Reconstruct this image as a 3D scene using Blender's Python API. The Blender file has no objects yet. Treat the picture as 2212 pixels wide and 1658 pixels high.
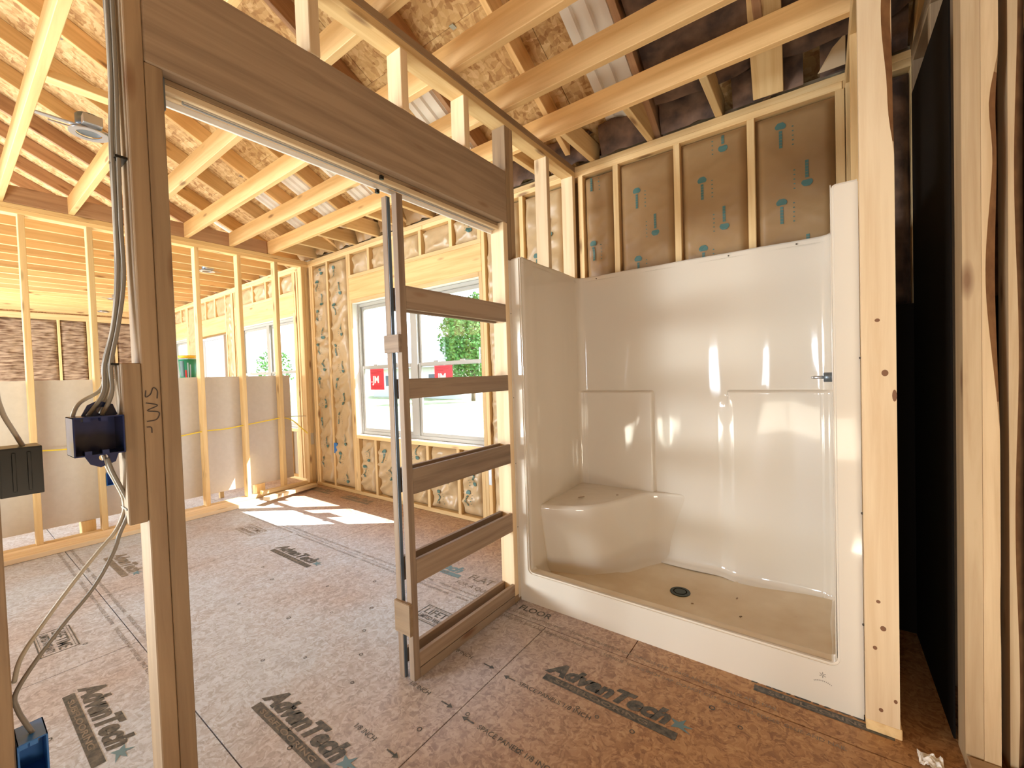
import bpy, bmesh, math, random
import numpy as np
from mathutils import Vector, Matrix, noise

rnd = random.Random(7)
scene = bpy.context.scene
COL = scene.collection

# ------------------------------------------------------------------ camera
CAM = Vector((0.0, -2.74584, 1.28374))
Fw = Vector((-0.59136745, 0.80604695, -0.0239344))
Rt = Vector((0.80631091, 0.59059335, -0.03259147))
Up = Vector((0.01213476, 0.0385721, 0.99918214))
cam_d = bpy.data.cameras.new('camera')
cam = bpy.data.objects.new('camera', cam_d)
COL.objects.link(cam)
cam_d.sensor_width = 36.0
cam_d.lens = 913.7253 / 2212 * 36.0
cam_d.clip_start = 0.02
cam_d.clip_end = 500
M = Matrix.Identity(4)
for i in range(3):
    M[i][0] = Rt[i]; M[i][1] = Up[i]; M[i][2] = -Fw[i]; M[i][3] = CAM[i]
cam.matrix_world = M
scene.camera = cam

# ------------------------------------------------------------------ view / light
vs = scene.view_settings
vs.view_transform = 'Standard'
vs.look = 'None'
vs.gamma = 1.0
vs.use_curve_mapping = False
vs.exposure = 0.2
scene.cycles.max_bounces = 14
scene.cycles.diffuse_bounces = 8
scene.cycles.glossy_bounces = 4
scene.cycles.transparent_max_bounces = 12
scene.cycles.sample_clamp_indirect = 8.0
scene.cycles.blur_glossy = 0.6
scene.cycles.caustics_reflective = False
scene.cycles.caustics_refractive = False

world = bpy.data.worlds.new('world')
scene.world = world
world.use_nodes = True
wn = world.node_tree
wn.nodes.clear()
sky = wn.nodes.new('ShaderNodeTexSky')
sky.sky_type = 'NISHITA'
sky.sun_disc = False
sky.sun_elevation = math.radians(47)
sky.sun_rotation = math.radians(54)
sky.dust_density = 2.5
sky.air_density = 1.0
haze = wn.nodes.new('ShaderNodeMixRGB')
haze.inputs[0].default_value = 0.55
haze.inputs[2].default_value = (0.42, 0.46, 0.52, 1)
skb = wn.nodes.new('ShaderNodeMixRGB'); skb.blend_type = 'MULTIPLY'
skb.inputs[0].default_value = 1; skb.inputs[2].default_value = (0.09, 0.09, 0.09, 1)
bg = wn.nodes.new('ShaderNodeBackground')
bg.inputs[1].default_value = 9.0
wo = wn.nodes.new('ShaderNodeOutputWorld')
wn.links.new(sky.outputs[0], skb.inputs[1])
wn.links.new(skb.outputs[0], haze.inputs[1])
wn.links.new(haze.outputs[0], bg.inputs[0])
wn.links.new(bg.outputs[0], wo.inputs[0])

sun_d = bpy.data.lights.new('sun', 'SUN')
sun = bpy.data.objects.new('sun', sun_d)
COL.objects.link(sun)
sun_d.energy = 22.0
sun_d.angle = 0.006
sun_d.color = (1.0, 0.95, 0.86)
sun.rotation_euler = Vector((-0.75, -0.54, -1.0)).to_track_quat('-Z', 'Y').to_euler()
sun.location = (6, 6, 10)


def area(name, loc, direction, sx, sy, power, col=(1, 1, 1), portal=False):
    l = bpy.data.lights.new(name, 'AREA')
    l.shape = 'RECTANGLE'; l.size = sx; l.size_y = sy
    l.energy = power; l.color = col
    if portal:
        l.cycles.is_portal = True
    o = bpy.data.objects.new(name, l)
    COL.objects.link(o)
    o.location = loc
    o.rotation_euler = Vector(direction).to_track_quat('-Z', 'Y').to_euler()
    return o


# daylight entering through the windows in view
area('window_portal', (-3.25, 0.16, 1.40), (0, -1, 0), 1.8, 1.45, 1, portal=True)
area('window_portal', (-6.35, 0.16, 1.40), (0, -1, 0), 1.8, 1.45, 1, portal=True)
area('window_portal', (-10.3, 0.16, 1.40), (0, -1, 0), 1.8, 1.45, 1, portal=True)
# unseen area lights added behind and below the camera to fill the rooms
area('window_daylight', (-6.4, -8.85, 1.6), (0.15, 1, 0.0), 1.7, 1.3, 320, (0.84, 0.94, 1.0))
area('window_daylight', (-1.0, -8.85, 1.3), (0, 1, 0.0), 0.52, 1.0, 60, (0.80, 0.90, 1.0))  # added light that the shower wall mirrors, no window is built here
area('window_daylight', (-8.5, -8.85, 1.6), (0, 1, 0.0), 3.2, 1.4, 550, (0.9, 0.95, 1.0))
area('work_light', (-3.4, -3.9, 0.35), (0.0, 0.25, 1.0), 2.6, 1.0, 115, (0.97, 0.96, 0.80))  # added fill aimed up at the joists, no lamp stands here
area('work_light', (-8.6, -3.6, 0.6), (-0.1, 0.3, 1.0), 3.0, 2.0, 190, (0.97, 0.96, 0.80))
area('work_light', (-0.25, -4.5, 0.5), (0.0, 0.45, 1.0), 1.0, 0.8, 14, (1.0, 0.91, 0.72))
area('work_light', (0.55, -2.5, 0.12), (-0.2, 0.25, 1.0), 0.6, 0.6, 20, (1.0, 0.90, 0.72))

# ------------------------------------------------------------------ materials
def new_mat(name):
    m = bpy.data.materials.new(name)
    m.use_nodes = True
    nt = m.node_tree
    nt.nodes.clear()
    out = nt.nodes.new('ShaderNodeOutputMaterial')
    p = nt.nodes.new('ShaderNodeBsdfPrincipled')
    nt.links.new(p.outputs[0], out.inputs[0])
    return m, nt, p


def mapping(nt, scale, rand=True):
    tc = nt.nodes.new('ShaderNodeTexCoord')
    mp = nt.nodes.new('ShaderNodeMapping')
    mp.inputs['Scale'].default_value = scale
    nt.links.new(tc.outputs['Object'], mp.inputs['Vector'])
    if rand:
        oi = nt.nodes.new('ShaderNodeObjectInfo')
        mu = nt.nodes.new('ShaderNodeMath'); mu.operation = 'MULTIPLY'; mu.inputs[1].default_value = 37.0
        nt.links.new(oi.outputs['Random'], mu.inputs[0])
        cx = nt.nodes.new('ShaderNodeCombineXYZ')
        for i in range(3):
            nt.links.new(mu.outputs[0], cx.inputs[i])
        nt.links.new(cx.outputs[0], mp.inputs['Location'])
        return mp, oi
    return mp, None


def lumber_mat(name, light, dark, knot=(0.16, 0.06, 0.02), rough=0.62, var=0.16, knots=True):
    m, nt, p = new_mat(name)
    mp, oi = mapping(nt, (1.3, 26, 26))
    n1 = nt.nodes.new('ShaderNodeTexNoise'); n1.inputs['Scale'].default_value = 1.0
    n1.inputs['Detail'].default_value = 5; n1.inputs['Roughness'].default_value = 0.6
    n1.inputs['Distortion'].default_value = 0.5
    nt.links.new(mp.outputs[0], n1.inputs['Vector'])
    cr = nt.nodes.new('ShaderNodeValToRGB')
    cr.color_ramp.elements[0].position = 0.34; cr.color_ramp.elements[0].color = (*dark, 1)
    cr.color_ramp.elements[1].position = 0.60; cr.color_ramp.elements[1].color = (*light, 1)
    nt.links.new(n1.outputs[0], cr.inputs[0])
    col = cr.outputs[0]
    if knots:
        mp2, _ = mapping(nt, (2.4, 9, 9))
        vo = nt.nodes.new('ShaderNodeTexVoronoi'); vo.inputs['Scale'].default_value = 1.0
        nt.links.new(mp2.outputs[0], vo.inputs['Vector'])
        kr = nt.nodes.new('ShaderNodeValToRGB')
        kr.color_ramp.elements[0].position = 0.07; kr.color_ramp.elements[0].color = (1, 1, 1, 1)
        kr.color_ramp.elements[1].position = 0.17; kr.color_ramp.elements[1].color = (0, 0, 0, 1)
        nt.links.new(vo.outputs['Distance'], kr.inputs[0])
        mx = nt.nodes.new('ShaderNodeMixRGB')
        km = nt.nodes.new('ShaderNodeMath'); km.operation = 'MULTIPLY'; km.inputs[1].default_value = 0.75
        nt.links.new(kr.outputs[0], km.inputs[0])
        nt.links.new(km.outputs[0], mx.inputs[0])
        nt.links.new(col, mx.inputs[1]); mx.inputs[2].default_value = (*knot, 1)
        col = mx.outputs[0]
    hs = nt.nodes.new('ShaderNodeHueSaturation')
    mr = nt.nodes.new('ShaderNodeMapRange')
    mr.inputs[3].default_value = 1 - var; mr.inputs[4].default_value = 1 + var
    nt.links.new(oi.outputs['Random'], mr.inputs[0])
    nt.links.new(mr.outputs[0], hs.inputs['Value'])
    nt.links.new(col, hs.inputs['Color'])
    nt.links.new(hs.outputs[0], p.inputs['Base Color'])
    p.inputs['Roughness'].default_value = rough
    bp = nt.nodes.new('ShaderNodeBump'); bp.inputs['Strength'].default_value = 0.25
    bp.inputs['Distance'].default_value = 0.002
    nt.links.new(n1.outputs[0], bp.inputs['Height'])
    nt.links.new(bp.outputs[0], p.inputs['Normal'])
    return m


LUM = lumber_mat('pine_lumber', (0.78, 0.58, 0.30), (0.66, 0.44, 0.20))
LUMJ = lumber_mat('pine_joist', (0.76, 0.52, 0.25), (0.64, 0.41, 0.18))
LUMD = lumber_mat('shaded_spruce', (0.37, 0.26, 0.155), (0.27, 0.18, 0.105))  # shade of the bathroom-side framing put into the wood colour
LUMC = lumber_mat('closet_stud', (0.60, 0.45, 0.27), (0.48, 0.33, 0.18))
LUMP = lumber_mat('pale_pine', (0.82, 0.66, 0.44), (0.72, 0.54, 0.33))
LUMW = lumber_mat('weathered_slat', (0.32, 0.235, 0.165), (0.21, 0.145, 0.10))
LUMR = lumber_mat('red_rafter', (0.44, 0.265, 0.15), (0.32, 0.175, 0.095))
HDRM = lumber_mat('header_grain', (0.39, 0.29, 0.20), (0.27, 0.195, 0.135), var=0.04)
HDRL = lumber_mat('header_pine', (0.80, 0.55, 0.25), (0.67, 0.42, 0.17), var=0.04)


def osb_mat(name, cols, scale=1.0, rough=0.7, daylight_tint=None):
    m, nt, p = new_mat(name)
    mp, oi = mapping(nt, (1, 1, 1))
    nz = nt.nodes.new('ShaderNodeTexNoise'); nz.inputs['Scale'].default_value = 7 * scale
    nz.inputs['Detail'].default_value = 3
    nt.links.new(mp.outputs[0], nz.inputs['Vector'])
    ad = nt.nodes.new('ShaderNodeMixRGB'); ad.blend_type = 'ADD'; ad.inputs[0].default_value = 0.10
    nt.links.new(mp.outputs[0], ad.inputs[1]); nt.links.new(nz.outputs['Color'], ad.inputs[2])
    v1 = nt.nodes.new('ShaderNodeMapping'); v1.inputs['Scale'].default_value = (16 * scale, 46 * scale, 30 * scale)
    v1.inputs['Rotation'].default_value = (0, 0, 0.5)
    nt.links.new(ad.outputs[0], v1.inputs['Vector'])
    vo = nt.nodes.new('ShaderNodeTexVoronoi'); vo.inputs['Scale'].default_value = 1
    nt.links.new(v1.outputs[0], vo.inputs['Vector'])
    v2 = nt.nodes.new('ShaderNodeMapping'); v2.inputs['Scale'].default_value = (40 * scale, 15 * scale, 30 * scale)
    nt.links.new(ad.outputs[0], v2.inputs['Vector'])
    vo2 = nt.nodes.new('ShaderNodeTexVoronoi'); vo2.inputs['Scale'].default_value = 1
    nt.links.new(v2.outputs[0], vo2.inputs['Vector'])
    mx = nt.nodes.new('ShaderNodeMixRGB'); mx.inputs[0].default_value = 0.5
    nt.links.new(vo.outputs['Color'], mx.inputs[1]); nt.links.new(vo2.outputs['Color'], mx.inputs[2])
    bw = nt.nodes.new('ShaderNodeRGBToBW'); nt.links.new(mx.outputs[0], bw.inputs[0])
    cr = nt.nodes.new('ShaderNodeValToRGB')
    e = cr.color_ramp.elements
    e[0].position = 0.2; e[0].color = (*cols[0], 1)
    e[1].position = 0.8; e[1].color = (*cols[2], 1)
    k = e.new(0.48); k.color = (*cols[1], 1)
    nt.links.new(bw.outputs[0], cr.inputs[0])
    col = cr.outputs[0]
    if daylight_tint:
        d = nt.nodes.new('ShaderNodeTexNoise'); d.inputs['Scale'].default_value = 1.3; d.inputs['Detail'].default_value = 6
        tc = nt.nodes.new('ShaderNodeTexCoord')
        nt.links.new(tc.outputs['Object'], d.inputs['Vector'])
        dr = nt.nodes.new('ShaderNodeValToRGB')
        dr.color_ramp.elements[0].position = 0.36; dr.color_ramp.elements[0].color = (daylight_tint[1],) * 3 + (1,)
        dr.color_ramp.elements[1].position = 0.62; dr.color_ramp.elements[1].color = (daylight_tint[2],) * 3 + (1,)
        nt.links.new(d.outputs[0], dr.inputs[0])
        # cool bedroom daylight painted into the colour as grey-blue tint, fading into the bathroom
        sx = nt.nodes.new('ShaderNodeSeparateXYZ'); nt.links.new(tc.outputs['Object'], sx.inputs[0])
        wob = nt.nodes.new('ShaderNodeMath'); wob.operation = 'MULTIPLY_ADD'; wob.inputs[1].default_value = 0.9
        nt.links.new(d.outputs[0], wob.inputs[0]); nt.links.new(sx.outputs[0], wob.inputs[2])
        mrx = nt.nodes.new('ShaderNodeMapRange'); mrx.interpolation_type = 'SMOOTHSTEP'
        mrx.inputs[1].default_value = -1.35; mrx.inputs[2].default_value = 0.15
        mrx.inputs[3].default_value = 1.0; mrx.inputs[4].default_value = 0.03
        nt.links.new(wob.outputs[0], mrx.inputs[0])
        # and the painted tint fades along the outside wall
        wy = nt.nodes.new('ShaderNodeMath'); wy.operation = 'MULTIPLY_ADD'; wy.inputs[1].default_value = 0.35
        nt.links.new(d.outputs[0], wy.inputs[0]); nt.links.new(sx.outputs[1], wy.inputs[2])
        mry = nt.nodes.new('ShaderNodeMapRange'); mry.interpolation_type = 'SMOOTHSTEP'
        mry.inputs[1].default_value = -0.95; mry.inputs[2].default_value = -0.05
        mry.inputs[3].default_value = 1.0; mry.inputs[4].default_value = 0.25
        nt.links.new(wy.outputs[0], mry.inputs[0])
        m1 = nt.nodes.new('ShaderNodeMath'); m1.operation = 'MULTIPLY'
        nt.links.new(mrx.outputs[0], m1.inputs[0]); nt.links.new(mry.outputs[0], m1.inputs[1])
        m2 = nt.nodes.new('ShaderNodeMath'); m2.operation = 'MULTIPLY'
        nt.links.new(m1.outputs[0], m2.inputs[0]); nt.links.new(dr.outputs[0], m2.inputs[1])
        fl = nt.nodes.new('ShaderNodeMath'); fl.operation = 'MULTIPLY_ADD'; fl.inputs[1].default_value = 0.35; fl.inputs[2].default_value = 0.82
        nt.links.new(bw.outputs[0], fl.inputs[0])
        m3 = nt.nodes.new('ShaderNodeMath'); m3.operation = 'MULTIPLY'; m3.use_clamp = True
        nt.links.new(m2.outputs[0], m3.inputs[0]); nt.links.new(fl.outputs[0], m3.inputs[1])
        dr = m3
        hd = nt.nodes.new('ShaderNodeMixRGB'); hd.blend_type = 'MULTIPLY'; hd.inputs[0].default_value = 1
        hr = nt.nodes.new('ShaderNodeMapRange'); hr.inputs[1].default_value = 0.25; hr.inputs[2].default_value = 0.75
        hr.inputs[3].default_value = 0.80; hr.inputs[4].default_value = 1.16
        nt.links.new(bw.outputs[0], hr.inputs[0])
        hd.inputs[1].default_value = (*daylight_tint[0], 1); nt.links.new(hr.outputs[0], hd.inputs[2])
        mx2 = nt.nodes.new('ShaderNodeMixRGB')
        nt.links.new(dr.outputs[0], mx2.inputs[0]); nt.links.new(col, mx2.inputs[1])
        nt.links.new(hd.outputs[0], mx2.inputs[2])
        col = mx2.outputs[0]
    nt.links.new(col, p.inputs['Base Color'])
    p.inputs['Roughness'].default_value = rough
    bp = nt.nodes.new('ShaderNodeBump'); bp.inputs['Strength'].default_value = 0.3; bp.inputs['Distance'].default_value = 0.002
    nt.links.new(bw.outputs[0], bp.inputs['Height']); nt.links.new(bp.outputs[0], p.inputs['Normal'])
    return m


OSBR = osb_mat('roof_osb', [(0.36, 0.19, 0.07), (0.58, 0.38, 0.17), (0.74, 0.55, 0.30)])
OSBF = osb_mat('floor_osb', [(0.25, 0.115, 0.045), (0.40, 0.21, 0.085), (0.52, 0.31, 0.14)], 2.3, 0.5,
               daylight_tint=((0.52, 0.585, 0.70), 0.6, 1.0))
OSBB = OSBF


def plain(name, col, rough=0.5, metal=0.0, spec=None, nscale=None, ncol=None, bump=0.0, nfac=0.5):
    m, nt, p = new_mat(name)
    p.inputs['Roughness'].default_value = rough
    p.inputs['Metallic'].default_value = metal
    if spec is not None:
        p.inputs['Specular IOR Level'].default_value = spec
    if nscale:
        mp, oi = mapping(nt, nscale if isinstance(nscale, tuple) else (nscale,) * 3)
        n = nt.nodes.new('ShaderNodeTexNoise'); n.inputs['Scale'].default_value = 1; n.inputs['Detail'].default_value = 6
        nt.links.new(mp.outputs[0], n.inputs['Vector'])
        cr = nt.nodes.new('ShaderNodeValToRGB')
        cr.color_ramp.elements[0].position = 0.35; cr.color_ramp.elements[0].color = (*col, 1)
        cr.color_ramp.elements[1].position = 0.68; cr.color_ramp.elements[1].color = (*(ncol or col), 1)
        nt.links.new(n.outputs[0], cr.inputs[0]); nt.links.new(cr.outputs[0], p.inputs['Base Color'])
        if bump:
            b = nt.nodes.new('ShaderNodeBump'); b.inputs['Strength'].default_value = bump
            b.inputs['Distance'].default_value = 0.01
            nt.links.new(n.outputs[0], b.inputs['Height']); nt.links.new(b.outputs[0], p.inputs['Normal'])
    else:
        p.inputs['Base Color'].default_value = (*col, 1)
    return m


KRAFT = plain('kraft_paper', (0.30, 0.18, 0.08), 0.42, nscale=4.0, ncol=(0.38, 0.245, 0.115), bump=0.25)
KRAFTL = plain('kraft_paper_light', (0.46, 0.335, 0.19), 0.36, nscale=3.0, ncol=(0.54, 0.40, 0.23), bump=0.1)
FIBER = plain('brown_fiberglass', (0.13, 0.07, 0.04), 0.95, nscale=(6, 6, 34), ncol=(0.46, 0.34, 0.24), bump=1.0)
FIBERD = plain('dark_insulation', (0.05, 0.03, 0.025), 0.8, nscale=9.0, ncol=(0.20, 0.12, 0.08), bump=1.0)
FELT_SHADE = plain('black_felt', (0.012, 0.009, 0.007), 0.95, spec=0.1)  # roofing felt and drain ring; also paints shade in the closet gap
TEAL = plain('teal_ink', (0.07, 0.17, 0.16), 0.5)
INK = plain('dark_ink', (0.09, 0.06, 0.035), 0.6)
INKF = plain('floor_ink', (0.045, 0.055, 0.06), 0.6, nscale=60.0, ncol=(0.16, 0.15, 0.14))
INKL = plain('faded_floor_ink', (0.16, 0.14, 0.12), 0.6, nscale=40.0, ncol=(0.30, 0.26, 0.22))
INKB = plain('blue_floor_ink', (0.14, 0.26, 0.33), 0.6)
PENCIL = plain('pencil_lead', (0.06, 0.045, 0.04), 0.6)
KNOT = plain('wood_knot', (0.20, 0.09, 0.04), 0.6)
WANE = plain('bark_edge', (0.26, 0.13, 0.06), 0.8, nscale=20.0, ncol=(0.40, 0.22, 0.10))
SEAM = plain('seam_shadow', (0.03, 0.022, 0.016), 0.9)
BAFFLE = plain('white_foam', (0.86, 0.86, 0.84), 0.6)
CABLE = plain('cable_jacket', (0.52, 0.48, 0.40), 0.5)
CABLEG = plain('cable_jacket_grey', (0.26, 0.24, 0.21), 0.5)
CABLEY = plain('yellow_cable_jacket', (0.85, 0.66, 0.05), 0.45)
BLUEBOX = plain('blue_plastic', (0.012, 0.03, 0.13), 0.22)
BLUEBOXL = plain('bright_blue_plastic', (0.03, 0.18, 0.55), 0.3)
BLACKBOX = plain('black_plastic', (0.006, 0.007, 0.006), 0.35)
METAL = plain('galvanised_steel', (0.55, 0.57, 0.60), 0.35, metal=0.9)
METALD = plain('dark_steel', (0.20, 0.24, 0.28), 0.4, metal=0.7)
ALU = plain('aluminium_track', (0.80, 0.80, 0.80), 0.4, metal=0.5)
SCREW = plain('screw_head', (0.10, 0.08, 0.06), 0.5, metal=0.5)
VINYL = plain('white_vinyl', (0.40, 0.39, 0.36), 0.4)
WRAP = plain('house_wrap', (0.88, 0.88, 0.90), 0.5)
PAPER = plain('drywall_face', (0.60, 0.56, 0.51), 0.85, nscale=30.0, ncol=(0.63, 0.59, 0.54))
GYP = plain('gypsum_edge', (0.80, 0.79, 0.76), 0.9)
DOORM = plain('primed_door', (0.66, 0.67, 0.69), 0.5)
RED = plain('red_sticker', (0.80, 0.03, 0.05), 0.5)
WHITE = plain('white_print', (0.92, 0.92, 0.92), 0.5)
REDD = plain('dark_red_print', (0.45, 0.01, 0.02), 0.5)
GREEN = plain('green_plastic', (0.02, 0.28, 0.17), 0.4)
GREEND = plain('dark_green_print', (0.01, 0.07, 0.05), 0.5)
YELLOW = plain('yellow_lid', (0.90, 0.55, 0.03), 0.4)
BLUEP = plain('pale_blue_print', (0.45, 0.60, 0.80), 0.5)
DRAINM = plain('dark_drain_cover', (0.018, 0.035, 0.03), 0.4)
EXTW = plain('exterior_wall_board', (0.40, 0.32, 0.22), 0.9)
GRASS = plain('lawn', (0.16, 0.24, 0.08), 0.9, nscale=1.2, ncol=(0.42, 0.40, 0.28))
LEAF = plain('leaf_green', (0.07, 0.20, 0.04), 0.7)
BARK = plain('bark', (0.12, 0.08, 0.05), 0.9)
ROOFG = plain('grey_shingles', (0.14, 0.15, 0.17), 0.9)
SIDING = plain('pale_siding', (0.55, 0.54, 0.52), 0.8)
DARKGL = plain('dark_window', (0.06, 0.08, 0.10), 0.1)
SAND = plain('pan_dust', (0.5, 0.4, 0.25), 0.8)


def acrylic(name, dirt):
    m, nt, p = new_mat(name)
    p.inputs['Roughness'].default_value = 0.09
    p.inputs['Coat Weight'].default_value = 0.3
    p.inputs['Coat Roughness'].default_value = 0.02
    base = (0.71, 0.66, 0.575)
    tc = nt.nodes.new('ShaderNodeTexCoord')
    mp = nt.nodes.new('ShaderNodeMapping'); mp.inputs['Scale'].default_value = (9, 9, 2.2)
    nt.links.new(tc.outputs['Object'], mp.inputs['Vector'])
    n = nt.nodes.new('ShaderNodeTexNoise'); n.inputs['Scale'].default_value = 1.0; n.inputs['Detail'].default_value = 1.0
    nt.links.new(mp.outputs[0], n.inputs['Vector'])
    b = nt.nodes.new('ShaderNodeBump'); b.inputs['Strength'].default_value = 0.5; b.inputs['Distance'].default_value = 0.006
    nt.links.new(n.outputs[0], b.inputs['Height']); nt.links.new(b.outputs[0], p.inputs['Normal'])
    if dirt:
        n2 = nt.nodes.new('ShaderNodeTexNoise'); n2.inputs['Scale'].default_value = 5; n2.inputs['Detail'].default_value = 8
        nt.links.new(tc.outputs['Object'], n2.inputs['Vector'])
        cr = nt.nodes.new('ShaderNodeValToRGB')
        cr.color_ramp.elements[0].position = 0.30; cr.color_ramp.elements[0].color = (0.62, 0.50, 0.34, 1)
        cr.color_ramp.elements[1].position = 0.72; cr.color_ramp.elements[1].color = (0.74, 0.65, 0.50, 1)
        k = cr.color_ramp.elements.new(0.22); k.color = (0.34, 0.20, 0.10, 1)
        nt.links.new(n2.outputs[0], cr.inputs[0]); nt.links.new(cr.outputs[0], p.inputs['Base Color'])
        p.inputs['Roughness'].default_value = 0.45
        p.inputs['Coat Weight'].default_value = 0.1
    else:
        p.inputs['Base Color'].default_value = (*base, 1)
    return m


ACR = acrylic('white_acrylic', False)
ACRD = acrylic('dusty_acrylic', True)


def glass_mat():
    m = bpy.data.materials.new('window_glass'); m.use_nodes = True
    nt = m.node_tree; nt.nodes.clear()
    o = nt.nodes.new('ShaderNodeOutputMaterial')
    t = nt.nodes.new('ShaderNodeBsdfTransparent'); t.inputs[0].default_value = (0.95, 0.97, 0.97, 1)
    g = nt.nodes.new('ShaderNodeBsdfGlossy'); g.inputs['Roughness'].default_value = 0.02
    mx = nt.nodes.new('ShaderNodeMixShader'); mx.inputs[0].default_value = 0.06
    nt.links.new(t.outputs[0], mx.inputs[1]); nt.links.new(g.outputs[0], mx.inputs[2]); nt.links.new(mx.outputs[0], o.inputs[0])
    return m


GLASS = glass_mat()

# ------------------------------------------------------------------ helpers
WM = {}


def reg(o, mw):
    WM[o] = mw.copy()
    o.matrix_basis = mw


def attach(o, parent, mw=None):
    mw = mw if mw is not None else Matrix.Identity(4)
    WM[o] = mw.copy()
    if parent is not None:
        o.parent = parent
        o.matrix_parent_inverse = WM[parent].inverted()
    o.matrix_basis = mw


def empty(name, loc=(0, 0, 0)):
    o = bpy.data.objects.new(name, None)
    o.empty_display_size = 0.1
    COL.objects.link(o)
    attach(o, None, Matrix.Translation(loc))
    return o


def struct(name, loc=(0, 0, 0), label=None):
    o = empty(name, loc)
    o['kind'] = 'structure'
    if label:
        o['label'] = label
    return o


def tag(o, label, cat, group=None):
    o['label'] = label; o['category'] = cat
    if group:
        o['group'] = group
    return o


def mk(name, me, mat, parent=None, mw=None, smooth=False):
    if mat is not None and len(me.materials) == 0:
        me.materials.append(mat)
    if smooth:
        for p in me.polygons:
            p.use_smooth = True
    o = bpy.data.objects.new(name, me)
    COL.objects.link(o)
    attach(o, parent, mw)
    return o


BOXC = {}


def box_mesh(L, W, T, mat, bev=0.0025):
    key = (round(L, 3), round(W, 3), round(T, 3), mat.name, bev)
    if key in BOXC:
        return BOXC[key]
    bm = bmesh.new()
    bmesh.ops.create_cube(bm, size=1.0)
    bmesh.ops.scale(bm, vec=(L, W, T), verts=bm.verts)
    if bev > 0 and min(L, W, T) > bev * 3:
        bmesh.ops.bevel(bm, geom=bm.edges[:], offset=bev, segments=1, affect='EDGES')
    me = bpy.data.meshes.new('board')
    bm.to_mesh(me); bm.free()
    me.materials.append(mat)
    BOXC[key] = me
    return me


def board(name, x0, x1, y0, y1, z0, z1, mat, parent=None, bev=0.0025):
    """axis aligned board; local X runs along its grain"""
    if x1 < x0: x0, x1 = x1, x0
    if y1 < y0: y0, y1 = y1, y0
    if z1 < z0: z0, z1 = z1, z0
    dx, dy, dz = x1 - x0, y1 - y0, z1 - z0
    c = Vector(((x0 + x1) / 2, (y0 + y1) / 2, (z0 + z1) / 2))
    m = max(dx, dy, dz)
    if m == dx:
        R = Matrix.Identity(4); dims = (dx, dy, dz)
    elif m == dy:
        R = Matrix.Rotation(math.pi / 2, 4, 'Z'); dims = (dy, dx, dz)
    else:
        R = Matrix.Rotation(-math.pi / 2, 4, 'Y'); dims = (dz, dy, dx)
    me = box_mesh(*dims, mat, bev)
    o = bpy.data.objects.new(name, me)
    COL.objects.link(o)
    attach(o, parent, Matrix.Translation(c) @ R)
    return o


def beam(name, p0, p1, W, T, mat, parent=None, side=(0, 0, 1), bev=0.0025):
    """board from p0 to p1 (centre line); T measured along 'side', W across"""
    p0, p1 = Vector(p0), Vector(p1)
    d = p1 - p0; L = d.length; x = d.normalized()
    z = Vector(side); z = (z - x * z.dot(x)).normalized(); y = z.cross(x)
    R = Matrix.Identity(4)
    for i in range(3):
        R[i][0] = x[i]; R[i][1] = y[i]; R[i][2] = z[i]; R[i][3] = (p0[i] + p1[i]) / 2
    me = box_mesh(L, W, T, mat, bev)
    o = bpy.data.objects.new(name, me); COL.objects.link(o)
    attach(o, parent, R)
    return o


def pydata(name, verts, faces, mat, parent=None, mw=None, smooth=False):
    me = bpy.data.meshes.new(name)
    me.from_pydata([tuple(v) for v in verts], [], faces)
    me.update()
    return mk(name, me, mat, parent, mw, smooth)


def boxes(name, lst, mat, parent=None, bev=0.0):
    bm = bmesh.new()
    for (x0, x1, y0, y1, z0, z1) in lst:
        r = bmesh.ops.create_cube(bm, size=1.0)
        bmesh.ops.scale(bm, vec=(x1 - x0, y1 - y0, z1 - z0), verts=r['verts'])
        bmesh.ops.translate(bm, vec=((x0 + x1) / 2, (y0 + y1) / 2, (z0 + z1) / 2), verts=r['verts'])
    if bev:
        bmesh.ops.bevel(bm, geom=bm.edges[:], offset=bev, segments=2, affect='EDGES')
    me = bpy.data.meshes.new(name); bm.to_mesh(me); bm.free()
    return mk(name, me, mat, parent)


def smooth_path(pts, n=8):
    """Catmull-Rom resample"""
    P = [Vector(p) for p in pts]
    P = [P[0] * 2 - P[1]] + P + [P[-1] * 2 - P[-2]]
    out = []
    for i in range(1, len(P) - 2):
        a, b, c, d = P[i - 1], P[i], P[i + 1], P[i + 2]
        for k in range(n):
            t = k / n
            out.append(0.5 * ((2 * b) + (-a + c) * t + (2 * a - 5 * b + 4 * c - d) * t * t + (-a + 3 * b - 3 * c + d) * t ** 3))
    out.append(P[-2])
    return out


def tube(name, pts, r, mat, parent=None, n=8, seg=8, flat=1.0):
    P = smooth_path(pts, n)
    verts, faces = [], []
    up = Vector((1, 0, 0))
    for i, p in enumerate(P):
        d = (P[min(i + 1, len(P) - 1)] - P[max(i - 1, 0)]).normalized()
        u = up - d * up.dot(d)
        if u.length < 1e-3:
            u = Vector((0, 1, 0)) - d * d.y
        u.normalize(); v = d.cross(u)
        for k in range(seg):
            a = 2 * math.pi * k / seg
            verts.append(p + u * math.cos(a) * r * flat + v * math.sin(a) * r)
    for i in range(len(P) - 1):
        for k in range(seg):
            k2 = (k + 1) % seg
            faces.append((i * seg + k, i * seg + k2, (i + 1) * seg + k2, (i + 1) * seg + k))
    faces.append(tuple(range(seg))[::-1])
    faces.append(tuple((len(P) - 1) * seg + k for k in range(seg)))
    return pydata(name, verts, faces, mat, parent, smooth=True)


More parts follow.
